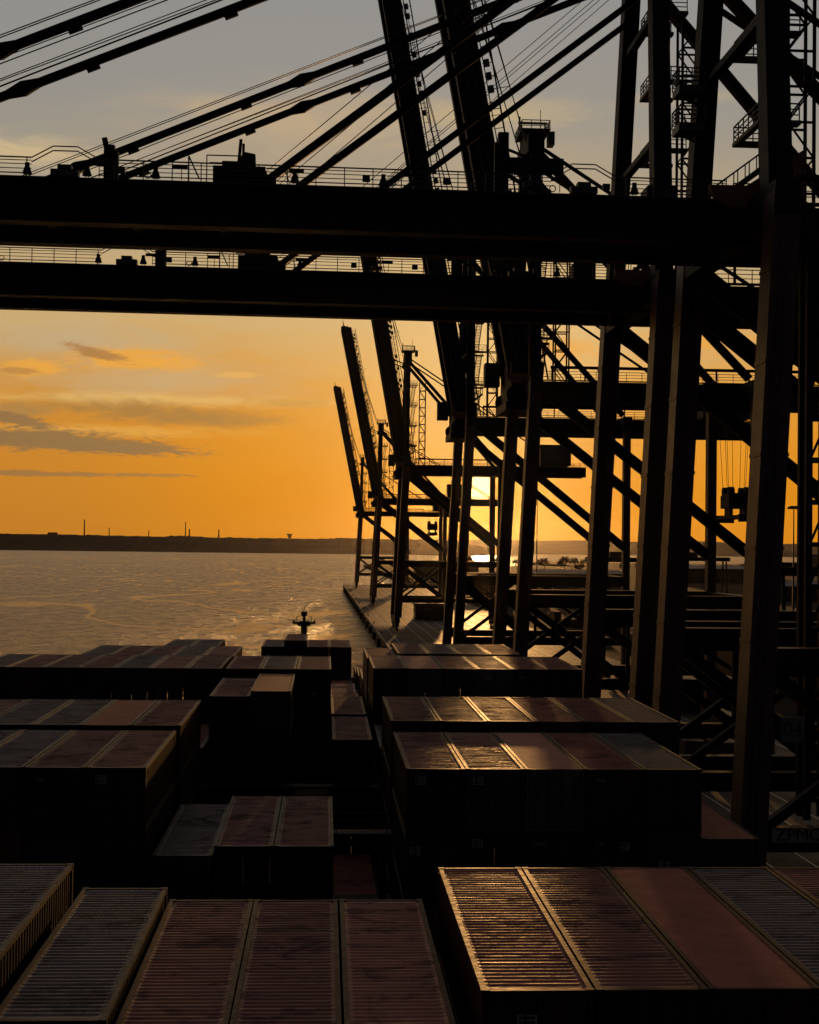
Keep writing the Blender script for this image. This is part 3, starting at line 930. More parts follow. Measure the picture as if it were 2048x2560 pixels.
# trolley, driver's cab and the leg-side stair tower of the nearest crane
mb = MB(); mb.box(6.5, -3.4, 46.6, 13.5, 3.4, 48.7); mb.box(7.5, -2.6, 45.6, 12.5, 2.6, 46.59)
trl = build(mb, 'trolley', M['crane'], cA, .05)
mb = MB(); mb.box(4.3, -4.6, 41.2, 7.4, -1.4, 45.0); mb.box(4.0, -4.8, 45.0, 7.7, -1.2, 45.25); mb.box(5.2, -3.6, 45.26, 6.6, -2.2, 46.59)
cab = build(mb, 'operator_cab', M['house'], trl, .06)
mb = MB()
for xx in (4.9, 6.3):
    for yy in (-9.6, -8.2): mb.beam((xx, yy, 10.2), (xx, yy, 48.2), .42, .42, (0, 1, 0))
for k in range(13):
    z = 11.5 + k * 2.8
    for yy in (-9.6, -8.2): mb.beam((4.9, yy, z), (6.3, yy, z), .2, .3)
    mb.beam((5.0, -9.6 + .1 * (k % 2), z), (6.2, -9.6, z + 2.8), .14, .14)
build(mb, 'lift_shaft', M['crane'], cA)
mb = MB()
for k in range(8):
    z = 12 + k * 4.4; xa, xb_ = (6.9, 9.8) if k % 2 else (9.8, 6.9); y_ = -8.2 if k % 2 else -9.4
    for oy in (-.4, .4):
        mb.beam((xa, y_ + oy, z), (xb_, y_ + oy, z + 4.4), .08, .34); mb.tube((xa, y_ + oy, z + 1), (xb_, y_ + oy, z + 5.4), .045, 4)
    for j in range(11):
        f_ = (j + .5) / 11; mb.box(xa + (xb_ - xa) * f_ - .14, y_ - .38, z + 4.4 * f_ - .03, xa + (xb_ - xa) * f_ + .14, y_ + .38, z + 4.4 * f_ + .04)
    mb.box(6.4 if k % 2 == 0 else 9.8, -10, z + 4.25, 7.0 if k % 2 == 0 else 10.6, -7.6, z + 4.4)
    rails(mb, [(6.4, -10, z + 4.4), (10.6, -10, z + 4.4)], 1.1, 1.4, .04)
build(mb, 'stairs', M['rail'], cA)

# company sign on a machinery house, crane number and maker's board
def board(parent, x0, x1, y, z0, z1, name='sign_board', m_=None):
    mb = MB(); mb.box(x0, y - .12, z0, x1, y - .02, z1)
    return build(mb, name, m_ or M['sign'], parent)


sb = board(cE, 47.6, 56.4, -4.4, 53.2, 58.6, m_=M['steel'])
lettered(sb, 'DP WORLD', 1.65, 52, -4.55, 56.3)
lettered(sb, 'LONDON GATEWAY', .78, 52, -4.55, 54.6)
sb = board(cA, 2.15, 3.6, -12.8, 15.7, 17.3)
lettered(sb, '04', 1.25, 2.87, -12.95, 16.5)
sb = board(cA, 1.75, 5.3, -12.22, 9.25, 10.2, m_=M['marking'])
lettered(sb, 'ZPMC', 1.12, 3.45, -12.38, 9.72)
sb = board(cB, 8.6, 12.0, -12.3, 10.3, 12.6)
for k, s in enumerate(('WARNING', 'KEEP CLEAR')):
    pass
mb = MB()
for k in range(6): mb.box(8.9, -12.46, 10.5 + k * .33, 8.9 + 2.8 - (k * 37 % 5) * .15, -12.43, 10.62 + k * .33)
build(mb, 'sign_lines', M['ink'], sb)


# spreaders hanging under two cranes
def spreader(x, Y, z, ztop, label):
    e = empty('container_spreader', (x, Y, z)); tag(e, label, 'spreader', 'spreaders hanging from the cranes')
    mb = MB(); mb.box(-1.2, -6.1, 0, 1.2, 6.1, .5)
    for yy in (-5.9, 5.9): mb.box(-1.35, yy - .25, -.5, 1.35, yy + .25, .6)
    build(mb, 'beam_frame', M['crane'], e)
    mb = MB(); mb.box(-1.7, -2.2, 1.5, 1.7, 2.2, 3.4); mb.box(-1.3, -1.5, .5, -.9, 1.5, 1.5); mb.box(.9, -1.5, .5, 1.3, 1.5, 1.5); mb.box(-1.5, -1.8, 3.4, 1.5, 1.8, 3.7)
    build(mb, 'headblock', M['crane'], e)
    for sx in (-1.2, 1.2):
        for yy in (-1.4, 1.4):
            mb = MB(); mb.tube((sx - .4, yy, 3.9), (sx + .4, yy, 3.9), .7, 12); build(mb, 'sheave', M['rubber'], e)
    mb = MB()
    for sx in (-1.5, -.9, .9, 1.5):
        for yy in (-1.4, 1.4): mb.tube((sx, yy, 3.6), (sx * 1.5, yy * 1.5, ztop - z), .035, 4, caps=False)
    build(mb, 'rope', M['rope'], e)


spreader(60.5, 210, CAMZ + 4.6, QZ + ZG0, 'large dark spreader hanging on ropes beside the thick crane legs')
spreader(41, 520, CAMZ + 4.6, QZ + 49, 'tiny far spreader hanging low between distant crane legs')

# ------------------------------------------------------------------ containers
L40, WC = 12.19, 2.44
SHIPROT = -math.atan(26 / FPX)
RS = Matrix.Rotation(SHIPROT, 4, 'Z')


def container_parts(H, smooth, corr):
    """list of (name, builder) for one 12.19 m container, origin at its base corner"""
    def frame(mb):
        for x in (0, WC - .12):
            for y in (0, L40 - .16): mb.box(x, y, .15, x + .12, y + .16, H - .16)
            mb.box(x, .17, H - .12, x + .12, L40 - .17, H)
            mb.box(x, .17, 0, x + .12, L40 - .17, .15)
        for y in (0, L40 - .12):
            mb.box(.18, y, H - .13, WC - .18, y + .12, H - .01); mb.box(.18, y, 0, WC - .18, y + .12, .15)
    def corners(mb):
        for x in (-.01, WC - .17):
            for y in (-.01, L40 - .17):
                for z in (-.005, H - .115): mb.box(x, y, z, x + .18, y + .18, z + .12)
    def roof(mb):
        y0, y1 = .12, L40 - .12
        if smooth:
            mb.box(.12, y0, H - .05, WC - .12, y1, H - .02); return
        n_ = 42; p = (y1 - y0 - .4) / n_; prof = [(y0, 0), (y0 + .2, 0)]
        for k in range(n_):
            a = y0 + .2 + k * p
            prof += [(a + p * .10, 0), (a + p * .30, -.034), (a + p * .60, -.034), (a + p * .86, 0)]
        prof += [(y1, 0)]
        i = len(mb.v)
        for (y, z) in prof:
            mb.v += [(.12, y, H - .035), (.2, y, H - .035 + z * .2), (.26, y, H - .03 + z), (WC - .26, y, H - .03 + z), (WC - .2, y, H - .035 + z * .2), (WC - .12, y, H - .035)]
        for k in range(len(prof) - 1):
            for j in range(5):
                a = i + k * 6 + j; mb.f.append((a, a + 1, a + 7, a + 6))
    def wall(mb, x, s):
        n_ = 36 if corr else 12; y0, y1 = .16, L40 - .16; p = (y1 - y0) / n_; i = len(mb.v); prof = []
        for k in range(n_):
            a = y0 + k * p; prof += [(a, 0), (a + p * .3, 0), (a + p * .5, .036), (a + p * .8, .036)]
        prof.append((y1, 0))
        for (y, d) in prof: mb.v += [(x + s * d, y, .15), (x + s * d, y, H - .12)]
        for k in range(len(prof) - 1): a = i + 2 * k; mb.f.append((a, a + 2, a + 3, a + 1))
    def walls(mb):
        wall(mb, .03, 1); wall(mb, WC - .03, -1)
        mb.box(.12, L40 - .08, .15, WC - .12, L40 - .04, H - .13)
    def door(mb, k):
        x0 = .13 + k * (WC / 2 - .13) + .01 * k; x1 = x0 + WC / 2 - .15
        mb.box(x0, .05, .16, x1, .1, H - .14)
        for z in (.22, .75, 1.3, 1.85): mb.box(x0 + .06, .035, z, x1 - .06, .049, z + .34)
    def rods(mb, k):
        x0 = .13 + k * (WC / 2 - .13)
        for o_ in (.3, .82):
            mb.tube((x0 + o_, .01, .12), (x0 + o_, .01, H - .12), .022, 5)
            mb.box(x0 + o_ - .2, -.005, 1.05, x0 + o_ + .02, .01, 1.1)
    return frame, corners, roof, walls, door, rods


cmesh = {}


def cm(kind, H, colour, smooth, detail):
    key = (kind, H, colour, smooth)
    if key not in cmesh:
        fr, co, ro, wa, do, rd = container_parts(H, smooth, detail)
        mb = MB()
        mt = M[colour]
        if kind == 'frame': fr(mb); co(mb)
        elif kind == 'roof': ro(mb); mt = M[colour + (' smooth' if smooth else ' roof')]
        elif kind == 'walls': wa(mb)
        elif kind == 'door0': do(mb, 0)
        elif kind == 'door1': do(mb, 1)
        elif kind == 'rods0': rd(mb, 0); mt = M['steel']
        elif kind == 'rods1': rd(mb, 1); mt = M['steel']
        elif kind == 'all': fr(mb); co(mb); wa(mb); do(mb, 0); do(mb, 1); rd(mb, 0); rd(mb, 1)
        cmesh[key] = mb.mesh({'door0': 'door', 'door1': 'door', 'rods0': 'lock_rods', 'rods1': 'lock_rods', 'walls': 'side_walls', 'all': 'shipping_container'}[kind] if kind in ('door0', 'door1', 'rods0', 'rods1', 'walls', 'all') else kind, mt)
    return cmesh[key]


def container(loc, rz, H, colour, label, group, detail=True, smooth=False):
    if not detail:
        e = ob('shipping_container', cm('all', H, colour, smooth, False), None, loc); e.rotation_euler = (0, 0, rz)
        ob('roof', cm('roof', H, colour, smooth, False), e)
    else:
        e = empty('shipping_container', loc, rz)
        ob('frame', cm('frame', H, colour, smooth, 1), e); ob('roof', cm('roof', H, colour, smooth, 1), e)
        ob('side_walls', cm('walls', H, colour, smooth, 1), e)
        for k in '01':
            d = ob('door', cm('door' + k, H, colour, smooth, 1), e); ob('lock_rods', cm('rods' + k, H, colour, smooth, 1), d)
    tag(e, label, 'container', group)
    return e


SLOT = {}
for i in range(6): SLOT['R%d' % i] = 3.45 + 2.5 * i
for i in range(4): SLOT['C%d' % i] = -6.95 + 2.5 * i
for i in range(7): SLOT['L%d' % i] = -9.7 - 2.5 * i
order = ['L6', 'L5', 'L4', 'L3', 'L2', 'L1', 'L0', 'C0', 'C1', 'C2', 'C3', 'R0', 'R1', 'R2', 'R3', 'R4', 'R5']
BAYS = [
    (31.9, dict(L=9.4, C=10.45, R=9.5, C0=10.1)),
    (46.8, dict(L=16.2, C=18.2, R=15.7)),
    (61.6, dict(L=9.2, C=18.2, R=9.2, C0=12.8, C1=12.4, C2=12.4, R5=12.1)),
    (76.0, dict(L=9.2, C=18.2, R=8.9)),
    (90.4, dict(L=12.3, C=16.5, R=12.3, C0=9.16, C1=8.85, C3=11.75)),
    (105.0, dict(L=8.7, C=8.7, R=8.6, C3=11.85)),
    (119.6, dict(L=8.95, L5=11.5, L6=14, C=13, R=8.6, R5=11.5, R0=9.0)),
    (134.2, dict(L=12.2, L1=9.3, L2=9.3, C=13.5, R=12)),
    (148.8, dict(L=13, C=14.5, R=13)),
    (163.4, dict(L=14, C=11.1, R=14, L5=17, R5=17, C1=10.4)),
]
BAYNAME = ['nearest', 'second', 'third', 'fourth', 'fifth', 'sixth', 'seventh', 'eighth', 'ninth', 'farthest']
ORD = ['first', 'second', 'third', 'fourth', 'fifth', 'sixth', 'seventh', 'eighth']
FLOOR = -24.0
cells = []
pal = ['rust red', 'oxide brown', 'dull blue', 'slate grey', 'maroon', 'oxide brown', 'tan', 'faded orange', 'dark green', 'rust red']
FIX = {(0, 'L0'): 'slate grey', (0, 'C0'): 'slate grey', (0, 'C1'): 'oxide brown', (0, 'C2'): 'maroon', (0, 'C3'): 'tan', (0, 'R0'): 'rust red',
       (0, 'R1'): 'oxide brown', (0, 'R2'): 'rust red', (0, 'R3'): 'dark green', (0, 'R4'): 'maroon',
       (2, 'C0'): 'dark green', (2, 'C1'): 'maroon', (2, 'C2'): 'oxide brown', (2, 'R0'): 'maroon', (2, 'R1'): 'tan', (2, 'R2'): 'off-white', (2, 'R3'): 'rust red',
       (2, 'R4'): 'dark green', (2, 'R5'): 'tan', (2, 'L0'): 'oxide brown', (2, 'L1'): 'maroon', (2, 'L2'): 'dull blue',
       (3, 'L0'): 'rust red', (3, 'L1'): 'faded orange', (3, 'L2'): 'dull blue', (3, 'L3'): 'dark green',
       (3, 'R0'): 'oxide brown', (3, 'R1'): 'maroon', (3, 'R2'): 'tan', (3, 'R3'): 'faded orange', (3, 'R4'): 'rust red', (3, 'R5'): 'slate grey',
       (4, 'C0'): 'rust red', (4, 'C1'): 'tan', (5, 'R1'): 'off-white', (5, 'R3'): 'off-white', (5, 'L1'): 'tan'}
SMOOTH = {(0, 'R2'), (2, 'R5'), (2, 'R2'), (4, 'C1'), (3, 'L1'), (5, 'R1')}
for bi, (y0, hs) in enumerate(BAYS):
    for s in order:
        top = -(hs.get(s, hs[s[0]]))
        rng = random.Random(bi * 97 + order.index(s) * 13)
        tier = 0
        while top > FLOOR:
            H = 2.9 if rng.random() < .55 else 2.59
            colr = FIX.get((bi, s)) if tier == 0 else None
            colr = colr or rng.choice(pal)
            cells.append(dict(b=bi, s=s, t=tier, x=SLOT[s] + rng.uniform(-.015, .015), y=y0 + rng.uniform(-.04, .04), z=CAMZ + top - H, H=H, c=colr,
                              sm=(tier == 0 and (bi, s) in SMOOTH)))
            top -= H + .012; tier += 1
# keep what can be seen from the camera or a small step beside it
bv, bf, own = [], [], []
for ci, c in enumerate(cells):
    i = len(bv); x0, y0, z0 = c['x'], c['y'], c['z']; x1, y1, z1 = x0 + WC, y0 + L40, z0 + c['H']
    bv += [Vector(p) for p in ((x0, y0, z0), (x1, y0, z0), (x1, y1, z0), (x0, y1, z0), (x0, y0, z1), (x1, y0, z1), (x1, y1, z1), (x0, y1, z1))]
    for f in ((0, 3, 2, 1), (4, 5, 6, 7), (0, 1, 5, 4), (1, 2, 6, 5), (2, 3, 7, 6), (3, 0, 4, 7)): bf.append(tuple(i + k for k in f)); own.append(ci)
tree = BVHTree.FromPolygons(bv, bf)
invR = RS.inverted()
for ci, c in enumerate(cells):
    seen = False
    x0, y0, z0 = c['x'], c['y'], c['z']; H = c['H']
    pts = [(x0 + WC * fx, y0 - .001, z0 + H * fz) for fx in (.05, .5, .95) for fz in (.05, .5, .95)] + \
          [(x0 + WC * fx, y0 + L40 * fy, z0 + H + .001) for fx in (.05, .5, .95) for fy in (.1, .5, .9, .99)] + \
          [(x0 + (WC if x0 < 0 else 0) + (.001 if x0 < 0 else -.001), y0 + L40 * fy, z0 + H * fz) for fy in (.1, .5, .9) for fz in (.1, .6, .97)]
    for off in ((0, 0, 0), (1.5, 0, 0), (-1.5, 0, 0), (0, 0, 1)):
        cp = invR @ (CAM + Vector(off))
        for p in pts:
            p = Vector(p); pr = project(RS @ p)
            if not pr or not (-30 < pr[0] < 2078 and -30 < pr[1] < 2590): continue
            d = p - cp; hit = tree.ray_cast(cp, d.normalized(), d.length + .5)
            if hit[2] is None or own[hit[2]] == ci or hit[3] > d.length - .02: seen = True; break
        if seen: break
    c['seen'] = seen
vis = [c for c in cells if c['seen']]
TN = ['on top', 'one below the top', 'two below the top', 'three below the top', 'four below the top', 'five below the top']
BL = {'L': 'left block', 'C': 'middle block', 'R': 'quay-side block'}
top_obj = {}
for c in vis:
    bi, s, tr = c['b'], c['s'], c['t']
    blk = BL[s[0]]
    idx = int(s[1]); n_ = {'L': 6 - idx, 'C': idx, 'R': idx}[s[0]]
    lab = '%s container %s, %s stack of %s, %s row' % (c['c'], TN[min(tr, 5)], ORD[n_], blk, BAYNAME[bi])
    if c['sm']: lab = lab.replace(' container', ' smooth-roofed container')
    p = RS @ Vector((c['x'], c['y'], c['z']))
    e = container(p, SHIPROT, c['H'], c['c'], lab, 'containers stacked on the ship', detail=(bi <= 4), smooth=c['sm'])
    top_obj[(bi, s, tr)] = (e, c['H'])


def mark(key, s, size, x, z, nm='lettering'):
    if key not in top_obj: return
    e, H = top_obj[key]
    if s:
        o = ob(nm, text_mesh(s, size, M['marking'], .004), e, (x, .024, H - z)); o.rotation_euler = (math.pi / 2, 0, 0)
    else:
        mb = MB(); mb.box(x - .22, .022, H - z - .17, x + .22, .031, H - z + .17)
        pl = build(mb, 'placard', M['marking'], e)
        mb = MB()
        for k in range(3): mb.box(x - .17, .017, H - z - .12 + k * .1, x + .17, .021, H - z - .07 + k * .1)
        build(mb, 'placard_lines', M['ink'], pl)


for key, s, size, x, z in (((2, 'C0', 1), 'tex', .42, .6, .6), ((2, 'R2', 1), 'tex', .42, .6, .5), ((2, 'R3', 0), 'TAL', .26, .7, .5), ((2, 'R3', 1), 'TAL', .26, .7, .5),
                           ((2, 'R0', 0), None, 0, .6, .5), ((2, 'R1', 0), None, 0, .5, .5), ((2, 'C2', 1), None, 0, .6, .6), ((2, 'L1', 0), 'TAL', .24, .6, .5),
                           ((2, 'L0', 0), None, 0, .6, .5), ((2, 'R3', 1), None, 0, 1.7, .6), ((2, 'R0', 1), None, 0, .4, .5), ((2, 'R1', 1), None, 0, .5, .5),
                           ((5, 'R4', 0), 'tex', .42, .7, .6), ((5, 'R3', 0), None, 0, .7, .6), ((2, 'R5', 1), None, 0, .6, .6), ((0, 'R0', 0), None, 0, 1.0, .7),
                           ((2, 'R4', 1), None, 0, .9, 1.4), ((2, 'R2', 2), None, 0, .9, .6)):
    mark(key, s, size, x, z)

# ------------------------------------------------------------------ the ship
ship = empty('container_ship', (0, 0, 0), SHIPROT)
tag(ship, 'long dark container ship lying alongside the quay, loaded to the bow', 'ship')
mb = MB()
secs = [(-60, 21.6), (150, 21.6), (185, 17), (205, 11), (222, 3), (226, .4)]
i0 = len(mb.v)
cx0 = -3.1
for (y, hw) in secs:
    mb.v += [(cx0 - hw, y, 8), (cx0 - hw * .97, y, -8), (cx0 + hw * .97, y, -8), (cx0 + hw, y, 8)]
for k in range(len(secs) - 1):
    a = 4 * k
    for j in range(3): mb.f.append((a + j, a + j + 1, a + j + 5, a + j + 4))
    mb.f.append((a + 3, a, a + 4, a + 7))
mb.f.append((0, 3, 2, 1)); a = 4 * (len(secs) - 1); mb.f.append((a, a + 1, a + 2, a + 3))
build(mb, 'hull', M['hull'], ship)
for y0, _ in BAYS:
    mb = MB(); mb.box(-21.8, y0 - .3, 6.2 - .6 + .0, 18.3, y0 + L40 + .3, 8.0 - .02 + .0)
    pass
mb = MB()
for k, (y0, _) in enumerate(BAYS):
    mb.box(-24.5, y0 - .5, 8.02, 18.4, y0 + L40 + .5, CAMZ + FLOOR - 3.0 if CAMZ + FLOOR - 3.0 > 8.1 else 8.3)
build(mb, 'hatch_cover', M['deck'], ship)
for k, (y0, _) in enumerate(BAYS[:-1]):
    if k in (0, 1): ztop = CAMZ - 17.5
    else: ztop = CAMZ - 14.5
    yy = y0 + L40 + .55
    def lbm(mb, yy=yy, ztop=ztop):
        for xx in [-22.2 + 5.05 * j for j in range(9)]:
            mb.box(xx - .15, yy, 8.4, xx + .15, yy + 1.1, ztop)
        for z in (11.2, 14.2, ztop):
            if z <= ztop: mb.box(-22.3, yy - .02, z, 18.6, yy + 1.12, z + .15)
        rails(mb, [(-22.3, yy + .05, ztop + .15), (18.6, yy + .05, ztop + .15)], 1.0, 2.5, .03)
    part(None, 'lashing_bridge', lbm, M['deck'], ship)
# foremast
pm = P(640 * 1.1872, 1345 * 1.1872, Y=203); pm = RS.inverted() @ pm
fz = pm.z
ms = empty('foremast', (pm.x, pm.y, 8)); ms.parent = ship
mb = MB(); H_ = fz - 8
mb.tube((0, 0, 0), (0, 0, H_ + 1.6), .55, 12, .42)
mb.tube((0, 0, H_ + 1.6), (0, 0, H_ + 2.4), .42, 12, .75)
build(mb, 'pole', M['hull'], ms)
mb = MB()
mb.beam((-1.55, 0, H_ + 2.15), (1.55, 0, H_ + 2.15), .8, .28); mb.beam((-.9, 0, H_ + 1.9), (.9, 0, H_ + 1.9), .6, .3)
for sx in (-1, 1):
    mb.path([(sx * 1.05, 0, H_ + 2.2), (sx * 1.05, 0, H_ + 3.0), (sx * .6, 0, H_ + 3.1)], .05, 5)
    mb.box(sx * 1.4 - .12, -.12, H_ + 2.2, sx * 1.4 + .12, .12, H_ + 2.55)
build(mb, 'crosstree', M['hull'], ms)
mb = MB(); mb.tube((0, 0, H_ + 2.3), (0, 0, H_ + 3.2), .2, 8); mb.box(-.42, -.3, H_ + 3.1, .42, .3, H_ + 3.7)
mb.tube((0, 0, H_ + 3.7), (0, 0, H_ + 4.35), .06, 6)
build(mb, 'mast_light', M['hull'], ms)


# ------------------------------------------------------------------ quay and yard things
def truck(x, Y, colour, label, cc=None, H=2.59):
    e = empty('terminal_tractor', (x, Y, QZ), 0)
    tag(e, label, 'truck', 'trucks on the quay apron')
    mb = MB(); mb.box(-1.2, 0, 1.05, 1.2, 12.4, 1.4); mb.box(-.5, -3.8, .7, .5, .5, 1.1); build(mb, 'trailer', M['steel'], e)
    mb = MB(); mb.box(-1.2, -5, .8, .3, -2.7, 2.9); mb.box(-1.15, -4.8, 2.9, .25, -2.9, 3.05); build(mb, 'cab', M[colour], e, .06)
    mb = MB(); mb.box(-1.05, -5.02, 1.9, .15, -5.005, 2.7); mb.box(-1.05, -2.695, 1.9, .15, -2.68, 2.7); build(mb, 'window', M['glass'], e)
    for yy in (-4.2, -1.6, 9.6, 11.0):
        for sx in (-1, 1):
            mb = MB(); mb.tube((sx * .85, yy, .5), (sx * 1.2, yy, .5), .5, 16); build(mb, 'wheel', M['rubber'], e)
    if cc: container((x - 1.22, Y + .1, QZ + 1.41), 0, H, cc, '%s container riding on a trailer behind the %s' % (cc, label.split(' truck')[0] + ' truck'), 'containers on trailers')


truck(50.3, 179, 'off-white', 'pale truck parked under the third crane by the thick legs', 'off-white')
truck(46.4, 178, 'slate grey', 'grey truck beside the pale one, nearer the ship', 'off-white', 2.9)
truck(34.5, 262, 'faded orange', 'orange truck in the lane between the third and fourth cranes', 'maroon')
truck(38.5, 335, 'off-white', 'white truck in the sunlit lane behind the fourth crane', 'oxide brown')
truck(46.5, 420, 'slate grey', 'small grey truck far down the wet apron', 'dull blue')


def small_van(x, Y, label):
    e = empty('service_van', (x, Y, QZ)); tag(e, label, 'van')
    mb = MB()
    pr = [(-2.4, .45), (2.4, .45), (2.4, 1.2), (1.7, 1.35), (1.2, 2.15), (-2.3, 2.2), (-2.4, 1.9)]
    for xx in (-.95, .95): mb.v += [(xx, y, z) for y, z in pr]
    k = len(pr); mb.f += [tuple(range(k)), tuple(range(2 * k - 1, k - 1, -1))]
    for j in range(k): mb.f.append((j, j + k, (j + 1) % k + k, (j + 1) % k))
    build(mb, 'body', M['off-white'], e)
    mb = MB(); mb.box(-.8, -2.43, 1.3, .8, -2.405, 1.95); build(mb, 'window', M['glass'], e)
    for yy in (-1.5, 1.5):
        for sx in (-1, 1):
            mb = MB(); mb.tube((sx * .75, yy, .36), (sx * .98, yy, .36), .36, 14); build(mb, 'wheel', M['rubber'], e)


small_van(24.0, 212, 'small pale van parked at the quay edge beyond the ship containers')

# stacked containers and straddle machines in the yard behind the cranes
rng = random.Random(11)
yn = 0
rowsY = [(235, 'nearest'), (300, 'second'), (390, 'third'), (520, 'fourth'), (700, 'fifth')]
for ry, rn in rowsY:
    k = 0
    x = 84 + rng.uniform(0, 3)
    while x < 84 + ry * .26 and k < 12:
        tiers = rng.choice((1, 2, 2, 3))
        for tt in range(tiers):
            cc = rng.choice(pal)
            container((x, ry, QZ + tt * 2.62), 0, 2.59, cc, '%s container, %s tier of stack %s from left, %s yard row' % (
                cc, ('bottom', 'middle', 'top')[tt] if tiers == 3 else ('lower', 'upper')[tt] if tiers == 2 else 'only', ('one two three four five six seven eight nine ten eleven twelve'.split())[k], rn), 'containers standing in the yard', detail=False)
        x += 2.9 + (3.6 if k % 4 == 3 else 0); k += 1


def light_mast(x, Y, h, label):
    e = empty('light_mast', (x, Y, QZ)); tag(e, label, 'light mast', 'light masts in the yard')
    mb = MB(); mb.tube((0, 0, 0), (0, 0, h), .38, 10, .16); build(mb, 'pole', M['steel'], e)
    mb = MB(); mb.tube((0, 0, h - .5), (0, 0, h), 1.3, 12, 1.3)
    for k in range(8):
        a = k * .785; mb.box(1.5 * math.cos(a) - .3, 1.5 * math.sin(a) - .3, h - .9, 1.5 * math.cos(a) + .3, 1.5 * math.sin(a) + .3, h - .3)
    build(mb, 'lamp_ring', M['rail'], e)


for px, ptop, Y, lab in ((1345, 1120, 900, 'thin light mast standing against the bright dock water'), (1560, 1195, 1300, 'thin tall light mast between the two wide crane legs'),
                         (1985, 1265, 420, 'light mast at the right edge beyond the nearest crane leg'), (1430, 1395, 1500, 'short far light mast right of the bright dock water')):
    pt = P(px, ptop, Y=Y); light_mast(pt.x, Y, max(18, pt.z - QZ), lab)


def cover_stack(x, Y, n_, label):
    e = empty('hatch_cover_stack', (x, Y, QZ + .01)); tag(e, label, 'hatch covers', 'hatch covers laid on the quay')
    rg = random.Random(int(Y))
    for k in range(n_):
        mb = MB(); ox, oy = rg.uniform(-.3, .3), rg.uniform(-.3, .3); z = k * 1.05
        mb.box(ox, oy, z + .12, 12.2 + ox, 13.5 + oy, z + .9)
        for q_ in range(6): mb.box(ox + .3 + q_ * 2.2, oy - .04, z, ox + .6 + q_ * 2.2, oy + 13.54, z + .12)
        build(mb, 'hatch_cover', M['deck'], e)


cover_stack(38, 560, 6, 'tall dark stack of hatch covers far down the apron, between thin legs')
cover_stack(40, 372, 4, 'low stack of hatch covers beside the sunlit lane')
cover_stack(62, 250, 5, 'stack of hatch covers behind the braces of the third crane')
cover_stack(66, 152, 4, 'nearest stack of hatch covers, right of the thick crane legs')


def shed(x, Y, wx, wy, h, label):
    e = empty('terminal_shed', (x, Y, QZ - .02)); tag(e, label, 'building')
    mb = MB(); mb.box(0, 0, 0, wx, wy, h); build(mb, 'wall', M['house'], e)
    mb = MB(); mb.v = [(-.5, -.5, h), (wx + .5, -.5, h), (wx + .5, wy + .5, h), (-.5, wy + .5, h), (-.5, wy / 2, h + 2.5), (wx + .5, wy / 2, h + 2.5)]
    mb.f = [(0, 1, 5, 4), (2, 3, 4, 5), (0, 4, 3), (1, 2, 5)]; build(mb, 'roof', M['steel'], e)
    for k in range(int(wx // 9)):
        mb = MB(); mb.box(2 + k * 9, -.06, 0.1, 6 + k * 9, -.02, min(5, h * .7)); build(mb, 'door', M['rubber'], e)
        mb = MB(); mb.box(2 + k * 9, -.06, h * .78, 6 + k * 9, -.02, h * .92); build(mb, 'window', M['glass'], e)


shed(78, 900, 40, 26, 9, 'low dark shed beyond the cranes at the far end of the apron')
shed(150, 1050, 70, 30, 10, 'long dark warehouse between the crane legs, right of the dock water')
shed(300, 1250, 80, 36, 12, 'wide warehouse seen through the gap of the nearest crane legs')
shed(250, 820, 50, 26, 8, 'smaller shed in front of the wide warehouse')
shed(95, 1400, 60, 30, 11, 'farthest shed, beside the river beyond the quay end')


# rail-mounted yard cranes, simple portals far off
def yard_crane(x, Y, label):
    e = empty('yard_crane', (x, Y, QZ)); tag(e, label, 'yard crane', 'yard cranes over the container blocks')
    for sx in (0, 28):
        for sy in (-5, 5):
            mb = MB(); mb.beam((sx, sy, 0), (sx, sy * .6, 22), .7, .9, (0, 1, 0)); build(mb, 'leg', M['crane'], e)
    for sy in (-3, 3):
        mb = MB(); mb.box(-2, sy - .5, 22, 30, sy + .5, 24); build(mb, 'girder', M['crane'], e)
    mb = MB(); mb.box(8, -3.4, 24.02, 13, 3.4, 26.5); build(mb, 'trolley', M['house'], e)
    mb = MB()
    for sx in (0, 28): mb.box(sx - .5, -6, 0, sx + .5, 6, 1)
    build(mb, 'sill_beam', M['crane'], e)


for x, Y, lab in ((105, 330, 'yard crane nearest the quay, behind the third crane portal'), (150, 470, 'yard crane farther back, right of the quay cranes'),
                  (120, 640, 'small distant yard crane behind the row of quay cranes'), (185, 760, 'most distant yard crane at the right'), (118, 215, 'large yard crane at the right edge behind the nearest crane')):
    yard_crane(x, Y, lab)

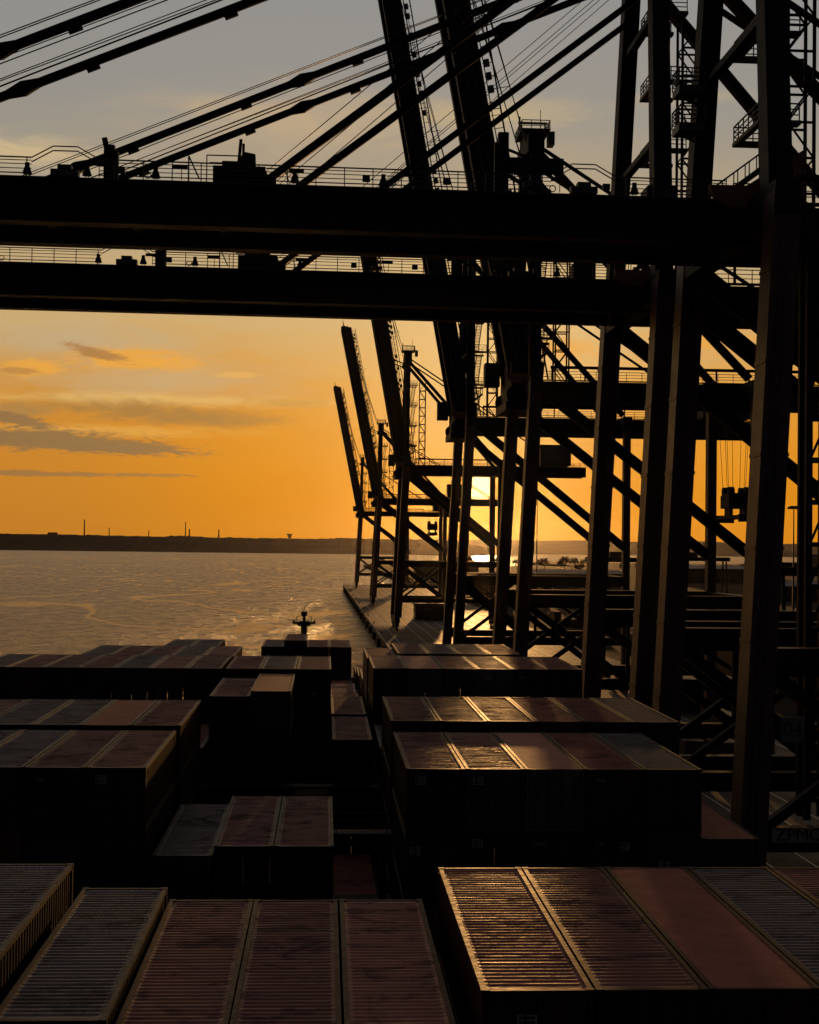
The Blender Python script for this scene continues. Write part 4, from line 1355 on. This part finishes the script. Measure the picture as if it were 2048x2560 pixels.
# scrubby trees along the land beyond the yard
def tree_mesh(seed):
    r_ = random.Random(seed); mb = MB()
    for k in range(420):
        a, el_ = r_.uniform(0, 6.28), r_.uniform(-.4, 1.4); rr = r_.uniform(.55, 1) * 4.2 * (1 + .35 * math.sin(3 * a + seed))
        c = Vector((math.cos(a) * math.cos(el_) * rr, math.sin(a) * math.cos(el_) * rr, 6.5 + math.sin(el_) * rr * .8))
        n_ = Vector((r_.gauss(0, 1), r_.gauss(0, 1), r_.gauss(0, 1))).normalized(); o1 = n_.orthogonal().normalized() * .55; o2 = n_.cross(o1)
        i = len(mb.v); mb.v += [tuple(c - o1), tuple(c + o2), tuple(c + o1), tuple(c - o2)]; mb.f.append((i, i + 1, i + 2, i + 3))
    return mb.mesh('crown', M['land'])


tms = [tree_mesh(s) for s in (1, 2, 3)]
tb = MB(); tb.tube((0, 0, 0), (0, 0, 6), .35, 7, .2)
for k in range(4):
    a = k * 1.6; tb.tube((0, 0, 4), (2 * math.cos(a), 2 * math.sin(a), 7.5), .16, 5, .06)
tbm = tb.mesh('trunk', M['land'])
rng = random.Random(21)
for k in range(40):
    Y = rng.uniform(1500, 2200); x = rng.uniform(160, 420) if k < 26 else rng.uniform(430, 800)
    e = empty('scrub_tree', (x, Y, QZ - .05), rng.uniform(0, 6)); s_ = rng.uniform(.9, 1.7); e.scale = (s_, s_, s_)
    ob('crown', tms[k % 3], e); ob('trunk', tbm, e)
    tag(e, 'dark bushy tree on the low land beyond the yard', 'tree', 'trees beyond the yard')

# ------------------------------------------------------------------ evening haze
HAZE = True
if HAZE:
    mb = MB(); mb.box(-5000, -500, -1.5, 5500, 12500, 230)
    hm = bpy.data.materials.new('haze'); hm.use_nodes = True
    t = hm.node_tree; t.nodes.clear()
    pv = t.nodes.new('ShaderNodeVolumePrincipled'); pv.inputs['Color'].default_value = (.95, .85, .75, 1)
    pv.inputs['Density'].default_value = 1.6e-6; pv.inputs['Anisotropy'].default_value = .93
    o_ = t.nodes.new('ShaderNodeOutputMaterial'); t.links.new(pv.outputs[0], o_.inputs['Volume'])
    hz = build(mb, 'haze', hm); hz['kind'] = 'stuff'
print('objects', len(bpy.data.objects), 'containers', len(vis))
